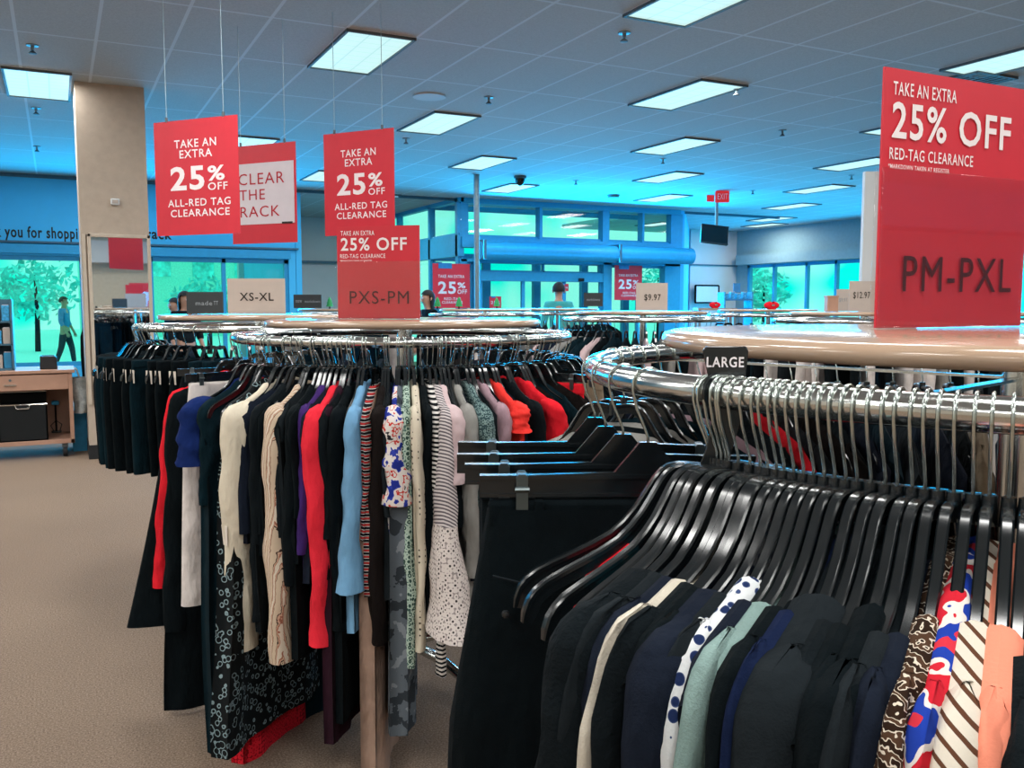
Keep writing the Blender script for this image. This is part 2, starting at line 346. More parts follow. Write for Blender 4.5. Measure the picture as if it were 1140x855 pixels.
# inner sliding doors: header + leaves
d1 = struct('door_1', MB().box(8.75, VY+.12, 1.98, 2.95, .22, .18), 'frame blue')
m = MB()
for x in (7.35, 8.28, 9.22, 10.1): m.box(x, VY+.12, .95, .07, .06, 1.9)
m.box(8.75, VY+.12, .05, 2.8, .06, .1); part('leaf_frame', m, 'frame blue', d1); part('pane', MB().box(8.75, VY+.12, 1.05, 2.7, .01, 1.9), 'window glass', d1)
part('door_sensor', MB().box(9.55, VY-.02, 1.93, .12, .06, .07), 'black plastic', d1, bevel=.01)
window('window_5', VY+.1, 7.3, 10.1, 2.07, 2.26, [8.75], .03); window('window_6', VY+.1, 6.95, 7.2, .1, 2.25, [], .04); window('window_7', VY+.1, 10.3, 11.75, .1, 2.25, [11.05], .05)
# outer vestibule doors
m = MB(); YO = 17.25
for x in (7.0, 8.1, 9.3, 10.5, 11.6): m.box(x, YO, 1.15, .16, .12, 2.3)
m.box((VX0+VX1)/2, YO, 2.4, VX1-VX0, .12, .16); m.box((VX0+VX1)/2, YO, 3.40, VX1-VX0, .12, .1)
d2 = struct('door_2', m, 'frame blue'); part('pane', MB().box((VX0+VX1)/2, YO, 1.68, VX1-VX0, .01, 3.3), 'window glass', d2)
# right of the entrance: recess, white wall and right wall
struct('wall_entrance_right', MB().add([(12.1, 15.9, 0), (12.22, 15.9, 0), (15.55, 20, 0), (15.42, 20.1, 0), (12.1, 15.9, H), (12.22, 15.9, H), (15.55, 20, H), (15.42, 20.1, H)], [(3, 2, 1, 0), (4, 5, 6, 7), (0, 1, 5, 4), (1, 2, 6, 5), (2, 3, 7, 6), (3, 0, 4, 7)]), 'wall daylight tint')
struct('wall_right_back', MB().box(16.3, 20.2, H/2, 1.8, .2, H), 'wall daylight tint')
m = MB(); m.box(16.35, 19.9, H/2, 1.9, .3, H); struct('wall_white_block', m, 'white paint'); struct('trim_5', MB().box(16.35, 19.73, 2.5, 1.9, .04, .04), 'trim dark')
def wall_x(name, X, y0, y1, holes, mat):
    mb = MB(); ys = sorted({y0, y1}|{h[0] for h in holes}|{h[1] for h in holes}); zs = sorted({0, H}|{h[2] for h in holes}|{h[3] for h in holes})
    for a, b in zip(ys, ys[1:]):
        for c, d in zip(zs, zs[1:]):
            if not any(h[0] < (a+b)/2 < h[1] and h[2] < (c+d)/2 < h[3] for h in holes): mb.box(X+.1, (a+b)/2, (c+d)/2, .2, b-a, d-c)
    return struct(name, mb, mat)
wall_x('wall_right', XR, YB, 20, [(9.0, 19.3, .3, 2.5)], 'soffit grey')
struct('trim_6', MB().box(XR-.12, 14, 2.64, .24, 11, .26), 'soffit grey')
window('window_8', XR+.02, 9.0, 19.3, .3, 2.5, [11.2, 13.2, 15, 16.16, 17.13, 18.3], .08, 'frame blue', 'x')
# white support post behind the near sign
a = W((957-570)/1000*7.0, 7.0)
t = thing('display_stand', 'tall white display stand standing behind the near red sign', 'panel', (a.x, a.y, 0), -PSI)
part('board', MB().box(.22, .03, 1.26, .44, .05, 2.4), 'white paint', t); part('stand', MB().box(.22, .03, .03, .5, .4, .06), 'white paint', t)
# left column with mirror
struct('column_beige', MB().box(.515, 9.5, H/2, .585, .6, H), 'beige paint')
struct('baseboard_column', MB().box(.515, 9.49, .065, .60, .62, .13), 'black rubber')
t = thing('wall_mirror', 'tall framed mirror fixed to the beige column', 'mirror', (.545, 9.2, 0)); 
m = MB()
for x in (-.255, .255): m.box(x, -.015, 1.305, .03, .03, 1.57)
for z in (.53, 2.075): m.box(0, -.015, z, .54, .03, .03)
part('frame', m, 'mirror frame', t, bevel=.004); part('mirror_glass', MB().box(0, -.006, 1.30, .49, .01, 1.53), 'mirror', t)
part('strip', MB().box(-.30, -.012, 1.3, .03, .02, 1.57), 'mirror frame', t)
t = thing('smoke_detector', 'small white boxy alarm high on the beige column', 'alarm', Py(128, 225, 9.2)); part('housing', MB().box(0, -.02, 0, .075, .04, .06), 'white paint', t, bevel=.008); part('grille', MB().box(0, -.042, 0, .045, .006, .03), 'beige card', t)
# wall writing
def wall_text(name, s, px0, px1, py0, py1, label):
    A = Py(px0, py1, YF-.004); B = Py(px1, py0, YF-.004)
    o = link(name, text_mesh([(s, 0, B.x-A.x, 0, B.z-A.z)], 'dark lettering', y=0, bold=.022), None, A); tag(o, label, 'wall writing')
wall_text('wall_lettering', 'thank you for shopping', -31, 99, 254, 267, 'dark writing on the blue wall left of the beige column, thanking shoppers')
wall_text('wall_lettering', 'rack', 163, 191, 255, 266, 'end of the dark wall writing just right of the column')
# ------------------------------------------------------------------ ceiling fixtures
fx = thing('ceiling_light', 'x', 'ceiling light'); LS = (.54, 1.165)
m = MB(); w = .018
for sx in (-1, 1): m.box(sx*(LS[0]/2-w/2), 0, -.006, w, LS[1], .03)
for sy in (-1, 1): m.box(0, sy*(LS[1]/2-w/2), -.006, LS[0], w, .03)
part('frame', m, 'vent grey', fx); part('diffuser', MB().box(0, 0, -.004, LS[0]-.03, LS[1]-.03, .012), 'light diffuser', fx)
lamp = bpy.data.lights.new('tube lamp', 'AREA'); lamp.shape = 'RECTANGLE'; lamp.size = .46; lamp.size_y = 1.05; lamp.energy = 42; lamp.color = (1, .98, .95)
used = False; k_ = 0
lamp2 = lamp.copy(); lamp2.energy = 20
for j in range(-5, 6):
    for k in range(-5, 10):
        if (j+k) % 2: continue
        x = 1.97+1.62*k+LS[0]/2; y = 6.57+2.33*j+LS[1]/2
        if y > YF-.6 and (x < 4 or 6.6 < x < 12.8): continue
        if x > XR-.4 or x < XL+.4 or y > YD-.6: continue
        if j == 1 and k == -1: x = -.07
        if .2 < x < .9 and 9 < y < 10: continue
        pp = proj(x, y, H) if (x*math.sin(PSI)+y*math.cos(PSI)) > .5 else (-999, 0)
        vis = -30 < pp[0] < 1170 and -30 < pp[1]
        if not vis and not (-6 < x < 6 and -6 < y < 10): continue
        row = ['nearest', 'second', 'third', 'fourth', 'fifth', 'sixth', 'seventh'][max(0, min(6, j+1))]
        if vis: lab = 'rectangular fluorescent ceiling panel at about %s of the picture, %s row back' % (('far left', 'left', 'centre left', 'centre', 'centre right', 'right', 'far right')[max(0, min(6, int(pp[0]/163)))], row)
        else: lab = 'rectangular fluorescent ceiling panel outside the picture'
        if not used: o = fx; o.location = (x, y, H); o['label'] = lab; used = True
        else: o = dup(fx, (x, y, H), 0, lab)
        o['group'] = 'fluorescent ceiling panels'
        if True:
            L = bpy.data.objects.new('ceiling_lamp', lamp if y < 9.5 else lamp2); C.objects.link(L); L.location = (x, y, H-.03)
for (x, y, lab) in ((5.3, 17.6, 'added fluorescent ceiling panel brightening the recess left of the entrance'), (16.2, 17.8, 'fluorescent ceiling panel before the white wall at right')):  # left recess panel and its lamp are added to brighten the recess wall
    dup(fx, (x, y, H), 0, lab, 'fluorescent ceiling panels'); L = bpy.data.objects.new('ceiling_lamp', lamp); C.objects.link(L); L.location = (x, y, H-.03)
# sprinklers
sp0 = thing('sprinkler', 'x', 'sprinkler'); m = MB().lathe([(.0, 0), (.045, 0), (.045, -.008), (.014, -.012), (.012, -.04)], 16); part('escutcheon', m, 'steel paint', sp0, True)
m = MB().lathe([(.006, -.04), (.03, -.062), (.03, -.066), (.004, -.07)], 12); part('deflector', m, 'vent grey', sp0, True)
spl = [(36, 50), (40, 120), (41, 163), (695, 36), (544, 108), (452, 154), (738, 177), (871, 145), (948, 195), (838, 212), (641, 201), (820, 98)]
plc = ['nearest on the far left', 'second on the far left', 'third on the far left', 'near the top middle panel', 'above the centre, right of the round speaker', 'beside the left centre panel', 'under the right centre panels', 'over the right half, left of the near sign', 'small, just left of the near sign', 'small, beside the exit sign', 'far, above the entrance', 'between the two right panels']
for i, (px, py) in enumerate(spl):
    p = Pz(px, py, H); o = sp0 if i == 0 else dup(sp0, p, 0); o.location = p; o['label'] = 'ceiling sprinkler head, '+plc[i]; o['group'] = 'sprinkler heads on the ceiling'
t = thing('ceiling_speaker', 'round flush ceiling speaker grille left of centre', 'speaker', Pz(478, 107, H)); part('ring', MB().lathe([(.11, 0), (.16, 0), (.16, -.012), (.11, -.014)], 24), 'white paint', t, True); part('grille', MB().lathe([(0.001, -.004), (.11, -.004), (.11, -.012), (.001, -.012)], 24), 'vent grey', t, True)
t = thing('dome_camera', 'small dark dome camera on the ceiling above the entrance', 'camera', Pz(579, 196, H)); part('base', MB().lathe([(.0, 0), (.10, 0), (.10, -.04), (.0, -.04)], 20), 'vent grey', t, True); part('dome', MB().lathe([(.08, -.04), (.075, -.09), (.05, -.13), (.02, -.15), (.001, -.155)], 20), 'screen black', t, True)
t = thing('smoke_alarm', 'flat grey disc alarm on the ceiling above the right transom', 'alarm', Pz(683, 217, H)); part('disc', MB().lathe([(0, 0), (.12, 0), (.10, -.05), (0, -.055)], 20), 'vent grey', t, True)
t = thing('air_vent', 'dark square ceiling vent beside the right edge panel', 'vent', Pz(1080, 89, H)); m = MB()
for i in range(7): m.box(-.21+i*.07, 0, -.012, .03, .5, .02)
part('slat', m, 'vent grey', t); part('frame', MB().box(0, .26, -.01, .54, .03, .025).box(0, -.26, -.01, .54, .03, .025).box(.26, 0, -.01, .03, .54, .025).box(-.26, 0, -.01, .03, .54, .025), 'vent grey', t)
# monitor and exit sign on a pole
P = Pd(795, 262, 16.5); yaw = -PSI
t = thing('hanging_monitor', 'black monitor tilted down on a ceiling pole near the entrance', 'monitor', (P.x, P.y, P.z), yaw)
part('pole', MB().tube([(.05, .05, H-P.z), (.05, .05, .1)], .03, 10), 'steel paint', t, True); o = part('screen', MB().box(0, -.02, 0, .5, .05, .36), 'screen black', t, rot=(-.35, .12, 0), bevel=.01)
part('bezel', MB().box(0, -.047, .17, .5, .01, .02).box(0, -.047, -.17, .5, .01, .02), 'lcd frame', t, rot=(-.35, .12, 0))
P = Pd(804, 219, 16.2); t = thing('exit_sign', 'red lit exit sign hanging from the ceiling by the monitor pole', 'exit sign', P, yaw)
part('box', MB().box(0, 0, 0, .24, .08, .2), 'exit red', t, bevel=.01); link('lettering', text_mesh([('EXIT', -.09, .09, -.05, .05)], 'white lettering', y=-.042), t); part('stem', MB().tube([(0, 0, H-P.z), (0, 0, .1)], .01), 'steel paint', t)
P = Pd(791, 220, 16.9); t = thing('exit_sign', 'smaller pinkish exit sign just left of the lit exit sign', 'exit sign', P, yaw+.5)
part('box', MB().box(0, 0, 0, .15, .05, .15), 'exit red', t, bevel=.01); part('stem', MB().tube([(0, 0, H-P.z), (0, 0, .07)], .01), 'steel paint', t)
# slim steel pole before the entrance
p = Pd(531, 340, 14.2); t = thing('steel_pole', 'slim grey steel pole from floor to ceiling at the entrance', 'pole', (p.x, p.y, 0)); part('shaft', MB().tube([(0, 0, .01), (0, 0, H)], .045, 12), 'steel paint', t, True); part('foot_plate', MB().box(0, 0, .01, .18, .18, .02), 'steel paint', t)
# ------------------------------------------------------------------ signs
def sign_root(name, label, A, B, ztop, zbot, cat='sign'):
    d = B-A; w = math.hypot(d.x, d.y); rz = math.atan2(d.y, d.x)
    return thing(name, label, cat, (A.x, A.y, zbot), rz), w, ztop-zbot
def board(t, w, h, mat, th=.004): return part('board', MB().box(w/2, th/2, h/2, w, th, h), mat, t)
def lines(spec, w, h): return [(s, u0*w, u1*w, (1-v1)*h, (1-v0)*h) for (s, u0, u1, v0, v1) in spec]
SP_HANG = [('TAKE AN', .25, .75, .17, .24), ('EXTRA', .31, .70, .26, .33), ('25', .19, .60, .40, .61), ('%', .64, .84, .41, .54), ('OFF', .64, .87, .555, .62), ('ALL-RED TAG', .15, .90, .685, .75), ('CLEARANCE', .18, .885, .775, .84)]
SP_TOP = [('TAKE AN EXTRA', .05, .46, .05, .10), ('25% OFF', .05, .85, .125, .265), ('RED-TAG CLEARANCE', .04, .59, .30, .345), ('*MARKDOWN TAKEN AT REGISTER', .035, .43, .362, .38)]
def hang(t, w, h, z0):
    for u in (.16, .84):
        part('string', MB().tube([(u*w, .002, h-.01), (u*w, .002, H-z0)], .0022, 5), 'string', t); part('clip', MB().box(u*w, .002, h+.01, .012, .012, .03), 'vent grey', t)
for (px0, px1, y0, y1, d0, d1, lab) in ((173, 266, 137, 263, 5.83, 5.57, 'hanging red 25% off all-red tag sign nearest the beige column'), (361, 439, 150, 263, 6.43, 6.17, 'hanging red 25% off all-red tag sign above the size PXS-PM sign')):
    A = Pd(px0, (y0+y1)/2, d0); B = Pd(px1, (y0+y1)/2, d1); zt = Pd(px0, y0, d0).z; zb = Pd(px0, y1, d0).z
    t, w, h = sign_root('hanging_sign', lab, A, B, zt, zb); board(t, w, h, 'red card'); link('lettering', text_mesh(lines(SP_HANG, w, h), 'white lettering', bold=.012), t); hang(t, w, h, zb)
A = Pd(258, 218, 6.75); B = Pd(330, 218, 6.5); zt = Pd(258, 164, 6.75).z; zb = Pd(258, 272, 6.75).z
t, w, h = sign_root('hanging_sign', 'hanging red and white clear the rack sign behind the first red sign', A, B, zt, zb); board(t, w, h, 'red card')
part('white_panel', MB().box(w*.5, -.002, h*.505, w*.94, .003, h*.62), 'white card', t); link('lettering', text_mesh(lines([('CLEAR', .12, .83, .285, .40), ('THE', .13, .53, .45, .555), ('RACK', .14, .75, .62, .73)], w, h), 'red lettering', y=-.005), t)
part('footer_mark', MB().box(w*.86, -.0045, h*.2, w*.16, .002, h*.02), 'dark lettering', t); hang(t, w, h, zb)
def top_sign(A, B, z0, zt, size, box, lab, holder=.62):
    t, w, h = sign_root('rack_sign', lab, A, B, zt, z0); board(t, w, h, 'red card')
    link('lettering', text_mesh(lines(SP_TOP, w, h), 'white lettering', bold=.008), t); o = link('size_lettering', text_mesh(lines([(size,)+box], w, h), 'maroon lettering', bold=0, y=-.0035), t); o['label'] = 'dark size lettering'
    m = MB(); m.box(w/2, -.006, h*holder/2, w*1.02, .003, h*holder); m.box(w/2, .008, h*holder/2, w*1.02, .003, h*holder); m.box(w/2, -.02, .002, w*1.02, .08, .004); part('acrylic_holder', m, 'clear acrylic', t, bevel=.001); return t
top_sign(W(.578, 1.43), W(.898, 1.59), 1.411, 1.411+.405, 'PM-PXL', (.15, .90, .715, .855), 'big red 25% off sign with size PM-PXL standing on the near rack')
top_sign(W(-.193*3.42, 3.42), W(-.102*3.36, 3.36), 1.394, 1.394+.345, 'PXS-PM', (.15, .87, .70, .84), 'red 25% off sign with size PXS-PM standing on the left rack')
def card_sign(name, px0, px1, y0, y1, d, mat, spec, lmat, lab, z0=None, foot=True, bold=.01):
    A = Pd(px0, y1, d); B = Pd(px1, y1, d); zt = Pd(px0, y0, d).z; zb = z0 if z0 is not None else A.z
    t, w, h = sign_root(name, lab, A, B, zt, zb); board(t, w, h, mat)
    if spec: link('lettering', text_mesh(lines(spec, w, h), lmat, bold=bold), t)
    if foot: part('foot', MB().box(w/2, 0, .004, w*.9, .06, .008), 'clear acrylic', t)
    return t
card_sign('size_sign', 254, 318, 310, 350, 4.9, 'beige card', [('XS-XL', .21, .80, .40, .63)], 'dark lettering', 'beige size card reading XS-XL on the rack behind the left rack', 1.394)
card_sign('brand_sign', 208, 249, 325, 350, 5.1, 'dark card', [('made', .25, .70, .42, .62), ('TT', .74, .86, .42, .60)], 'grey lettering', 'small dark grey brand card left of the XS-XL card', 1.394)
card_sign('price_sign', 708, 743, 315, 346, 7.0, 'beige card', [('$9.97', .26, .78, .40, .66)], 'dark lettering', 'beige price card reading $9.97 on a far rack top', 1.394)
card_sign('price_sign', 945, 974, 313, 341, 6.5, 'beige card', [('$12.97', .15, .80, .35, .60)], 'dark lettering', 'beige price card reading $12.97 beside the white post', 1.394)
card_sign('price_sign', 931, 946, 322, 341, 6.9, 'beige card', [('$9.97', .2, .8, .40, .60)], 'grey lettering', 'smaller beige price card left of the $12.97 card', 1.394)
card_sign('brand_sign', 327, 358, 328, 343, 9.6, 'dark card', [('new', .08, .3, .4, .6), ('markdown', .4, .95, .4, .6)], 'grey lettering', 'small dark card on a far rack left of the PXS-PM sign', None)
card_sign('brand_sign', 650, 671, 326, 341, 10.5, 'dark card', [('markdowns', .15, .85, .4, .6)], 'grey lettering', 'small dark card right of the man in the teal shirt', None)
def poster(px0, px1, y0, y1, lab, spec, Y=15.74):
    A = Py(px0, y1, Y); B = Py(px1, y0, Y); t, w, h = sign_root('window_poster', lab, A, Vector((B.x, A.y, 0)), B.z, A.z, 'poster'); board(t, w, h, 'poster paper'); link('lettering', text_mesh(lines(spec, w, h), 'white lettering', bold=.012), t)
    part('tab', MB().box(w*.33, -.004, h*.95, w*.36, .004, h*.12), 'exterior blue', t); return t
SPW = [('TAKE AN EXTRA', .14, .85, .25, .32), ('25', .14, .62, .40, .68), ('%', .66, .88, .42, .55), ('OFF', .66, .92, .58, .68), ('RED-TAG', .3, .75, .76, .82), ('CLEARANCE', .24, .8, .84, .90)]
poster(482, 523, 294, 343, 'red 25% off poster in the window left of the steel pole', SPW); poster(684, 715, 296, 334, 'red 25% off poster in the window behind the $9.97 card', SPW)
poster(545, 558, 330, 343, 'tiny red poster on the left sliding door', [('25%', .1, .9, .4, .65)], 15.84); poster(815-190, 633, 316, 324, 'tiny red poster behind the man in the teal shirt', [('25%', .1, .9, .4, .65)], 15.84)
P = Py(774, 337, 19.6); Q = Py(800, 318, 19.6); t = thing('framed_poster', 'white poster in a dark frame on the white wall', 'poster', (P.x, P.y, P.z)); w, h = Q.x-P.x, Q.z-P.z
part('frame', MB().box(w/2, 0, 0, w, .04, .04).box(w/2, 0, h, w, .04, .04).box(0, 0, h/2, .04, .04, h).box(w, 0, h/2, .04, .04, h), 'near black brown', t); part('sheet', MB().box(w/2, .005, h/2, w, .02, h), 'white card', t)
# ------------------------------------------------------------------ round racks
RR, RT = .61, .51
def rack_meshes():
    d = {}
    d['top'] = MB().lathe([(.0, 0), (RT-.014, 0), (RT-.004, -.003), (RT, -.010), (RT, -.016), (RT-.004, -.022), (RT-.014, -.025), (0, -.025)], 96).mesh('top', 'top laminate', True, 50)
    d['rail'] = MB().tube([(RR*math.cos(2*PI*k/96), RR*math.sin(2*PI*k/96), 0) for k in range(96)], .0165, 14, closed=True).mesh('rail', 'chrome')
    d['post'] = MB().tube([(0, 0, .12), (0, 0, 1.40)], .028, 16).mesh('post', 'chrome', True, 50)
    d['arm'] = MB().box(.31, 0, 0, .60, .016, .004).mesh('support_arm', 'chrome', False)
    d['leg'] = MB().tube([(0, 0, .14), (.2, 0, .13), (.42, 0, .07), (.5, 0, .02)], [.02, .019, .017, .016], 10).mesh('base_leg', 'chrome', True)
    d['caster'] = MB().lathe([(.006, -.02), (.022, -.02), (.022, .016), (.006, .016)], 14).mesh('foot', 'black rubber', True, 40); return d
RM = rack_meshes()
def make_rack(c, zr, ztop, label, group=None, a0=.3):
    t = thing('round_clothing_rack', label, 'clothing rack', (c.x, c.y, 0), 0, group)
    link('table_top', RM['top'], t, (0, 0, ztop)); link('rail', RM['rail'], t, (0, 0, zr)); link('post', RM['post'], t, (0, 0, ztop-.025-1.40))
    for k in range(4): link('support_arm', RM['arm'], t, (0, 0, zr-.012), (0, 0, a0+k*PI/2))
    for k in range(4):
        l = link('base_leg', RM['leg'], t, (0, 0, 0), (0, 0, a0+k*PI/2)); link('foot', RM['caster'], l, (.5, 0, .0205))
    return t
NC, NZ = W(.73, 1.28), 1.356; LC, LZ = W(-.404, 3.386), 1.329
make_rack(NC, NZ, 1.410, 'near round chrome clothing rack with beige disc top at right', 'round clothing racks'); make_rack(LC, LZ, 1.392, 'round chrome clothing rack with beige top carrying the PXS-PM sign', 'round clothing racks')
# ------------------------------------------------------------------ hangers
NECK = .082     # neck below rail centre
ARM = [(0, 0), (.024, .003), (.044, .001), (.058, -.012), (.078, -.044), (.105, -.072), (.145, -.093), (.185, -.112), (.203, -.130), (.209, -.152)]
def arm_z(x):
    x = abs(x)
    for (a, b), (c, d) in zip(ARM, ARM[1:]):
        if x <= c: return b+(d-b)*(x-a)/(c-a)
    return ARM[-1][1]
def hook_path(r=.0185, n=12):
    pts = [(0, 0, -.006), (0, 0, .018), (.006, 0, .034), (.0135, 0, .052), (r, 0, NECK-.008)]
    for k in range(n+1):
        a = -.15+(PI+.75)*k/n; pts.append((r*math.cos(a), 0, NECK+r*math.sin(a)))
    return pts
HOOK = MB().tube(hook_path(), .0017, 6).mesh('hook', 'hook steel'); HOOK_LO = MB().tube(hook_path(n=6), .0022, 4).mesh('hook', 'hook steel')
def hanger_body(lo=False):
    mb = MB(); sec = [(-.0050, .002), (-.0034, .004), (.0034, .004), (.0050, .002), (.0042, -.002), (.0018, -.003), (.0018, -.013), (-.0018, -.013), (-.0018, -.003), (-.0042, -.002)]
    if lo: sec = [(-.006, .004), (.006, .004), (.003, -.012), (-.003, -.012)]
    pts = [(-x, 0, z) for x, z in reversed(ARM)]+[(x, 0, z) for x, z in ARM[1:]]
    if not lo:   # smooth the path
        q = []
        for i in range(len(pts)-1):
            p0, p1, p2, p3 = [Vector(pts[max(0, min(len(pts)-1, j))]) for j in (i-1, i, i+1, i+2)]
            for s in (0, .5): q.append(.5*((2*p1)+(p2-p0)*s+(2*p0-5*p1+4*p2-p3)*s*s+(3*p1-p0-3*p2+p3)*s**3))
        q.append(Vector(pts[-1])); pts = q
    sc = [1.0]*len(pts); sc[0] = sc[-1] = .7
    mb.tube(pts, sc, section=sec, side=(0, 1, 0))
    if not lo: mb.tube([(0, 0, -.014), (0, 0, .012)], [.0075, .006], 10)
    else: mb.tube([(0, 0, -.01), (0, 0, .01)], .006, 4)
    return mb
HB = hanger_body().mesh('body', 'black plastic', True, 40); HB_LO = hanger_body(True).mesh('body', 'black plastic', False)
def clip_body():
    mb = MB(); mb.prism([(-.20, -.028), (-.20, -.052), (.20, -.052), (.20, -.028), (.04, -.024), (.018, .002), (.010, .012), (-.010, .012), (-.018, .002), (-.04, -.024)], -.004, .004)
    mb.box(0, 0, -.029, .40, .013, .005); mb.box(0, 0, -.0505, .40, .013, .004); return mb
CB = clip_body().mesh('body', 'black plastic', False)
CLIP = MB().prism([(-.007, .012), (-.007, -.03), (-.005, -.038), (.005, -.038), (.007, -.03), (.007, .012), (.004, .016), (-.004, .016)], -.0135, -.0105).prism([(-.007, .012), (-.007, -.03), (-.005, -.038), (.005, -.038), (.007, -.03), (.007, .012), (.004, .016), (-.004, .016)], .0105, .0135).box(0, 0, .013, .010, .026, .004).tube([(-.0085, -.0145, -.002), (.0085, -.0145, -.002)], .0035, 8).tube([(-.0085, .0145, -.002), (.0085, .0145, -.002)], .0035, 8).mesh('clip', 'clip steel', False)
def hanger_proto():
    t = thing('clothes_hanger', 'x', 'hanger'); link('body', HB, t); link('hook', HOOK, t); return t
def clip_proto():
    t = thing('trouser_hanger', 'x', 'hanger'); link('body', CB, t); link('hook', HOOK, t); link('clip', CLIP, t, (-.15, 0, -.04)); link('clip', CLIP, t, (.15, 0, -.04)); return t
def lo_proto():
    t = thing('clothes_hanger', 'x', 'hanger'); link('body', HB_LO, t); link('hook', HOOK_LO, t); return t
HP, CP, LP = hanger_proto(), clip_proto(), lo_proto(); FIRST = {}
def put_hanger(proto, c, zr, phi, label, group, yaw=0, tilt=0):
    loc = (c.x+RR*math.cos(phi), c.y+RR*math.sin(phi), zr-NECK)
    k = id(proto)
    if k not in FIRST: FIRST[k] = 1; o = proto; o.location = loc; o.rotation_euler = (0, 0, phi+yaw); o['label'] = label; o['group'] = group
    else: o = dup(proto, loc, phi+yaw, label, group)
    if tilt: o.rotation_euler = (0, tilt, phi+yaw)
    return o
# ------------------------------------------------------------------ garments
def top_body(L, ws=.224, wh=.228, t=.015, un=.38, nd=.05, fold=.006, seed=0, nu=18, nv=22, hemf=None, waist=0, shear=0, puff=0, t0=.0105):
    rnd = random.Random(seed); ph = [rnd.uniform(0, 6.28) for _ in range(4)]; fr = [rnd.uniform(1.5, 2.6), rnd.uniform(3, 5)]
    def ztop(u):
        z = arm_z(u*.209)+.010+puff*math.exp(-((abs(u)-.6)/.25)**2)
        if abs(u) < un: z -= nd*math.sqrt(max(0, 1-(abs(u)/un)**2))
        return z
    def fn(side):
        def f(a, b):
            u = a*2-1; u = math.copysign(abs(u)**.8, u); b = b**1.8
            zt = ztop(u); zb = -L+(hemf(u) if hemf else 0)
            z = zt+(zb-zt)*b
            w = ws+(wh-ws)*min(1, b*1.1)-waist*math.sin(PI*min(1, b))
            g = min(1, b*6)
            tt = (t0*(1-g)+max(t, .006)*g)*(math.sqrt(max(0, 1-.5*u**4))+.04)*math.sqrt(min(1, b/.012))
            yy = side*tt+fold*min(1, b*2)*(math.sin(fr[0]*PI*u+ph[0]+1.5*b)+.6*math.sin(fr[1]*PI*u+ph[1]-2*b))
            xx = u*w*(1+.02*math.sin(7*b+ph[2]))+shear*b**1.2
            return (xx, yy, z)
        return f
    mb = MB(); mb.grid(fn(-1), nu, nv); mb.grid(lambda a, b: fn(1)(1-a, b), nu, nv)
    n = (nu+1)*(nv+1)
    for j in range(nv):   # close the two side edges
        a, b = j*(nu+1), (j+1)*(nu+1); mb.f.append((a, n+a+nu, n+b+nu, b)); mb.f.append((a+nu, b+nu, n+b, n+a))
    return mb
def sleeve(L, rx=.05, ry=.026, out=1, seed=0, nv=24, flare=0, lean=.012):
    rnd = random.Random(seed); p1, p2 = rnd.uniform(0, 6.28), rnd.uniform(0, 6.28)
    def f(a, b):
        th = 2*PI*a; b = b**1.25; z = -.090-(L+.008)*b; q_ = min(1, b*L/.05)
        cap = math.sqrt(max(.0005, 1-(1-q_)**2)); ry0 = max(ry, .0125)
        cx = out*(.176+.018*min(1, b*6)+lean*b+.006*math.sin(6*b+p1)); cy = .006*math.sin(5*b+p2)
        sx = rx*cap*(1-.28*b+flare*b*b+.05*math.sin(19*b+p1)); sy = (ry0+(ry-ry0)*min(1, b*4))*cap*(1-.18*b+flare*b*b+.09*math.sin(15*b+p2+2*a))
        rim = 1+.05*(b > .94); cx += out*.016*math.sin(PI*b)*math.sin(p1); wr = .0022*math.sin(2*th+21*b+p2)+.0016*math.sin(-3*th+37*b+p1)
        return (cx+math.cos(th)*(sx*rim+wr), cy+math.sin(th)*(sy*rim+wr)+.0025*math.sin(4*th+p1+9*b), z)
    return MB().grid(f, 14, nv, True)
def pants_body(L, ww=.19, hip=.21, leg=.17, t=.022, seed=0, fold=.004, flare=0, nv=22, cut=.28, shear=0):
    rnd = random.Random(seed); p = rnd.uniform(0, 6.28); mb = MB()
    for s in (-1, 1):
        def f(a, b, s=s):
            th = 2*PI*a; k = min(1, b/cut)
            half = (ww+(hip-ww)*k)/2
            aw = half*1.0+(leg/2-half)*max(0, (b-cut)/(1-cut))+flare*b*b
            cx = s*(half*.99+.012*max(0, b-cut)); e = .75
            co, si = math.cos(th), math.sin(th)
            x = cx+aw*math.copysign(abs(co)**e, co); y = t*(.45+.55*k)*math.copysign(abs(si)**e, si)+fold*math.sin(5*b+p+3*a*s)
            return (x+shear*b**1.3, y, -L*b)
        mb.grid(f, 18, nv, True)
    return mb
NLab = {}
TAGM = MB().box(0, 0, -.03, .045, .0012, .06).mesh('price_tag', 'tag paper', False)
GN = 0
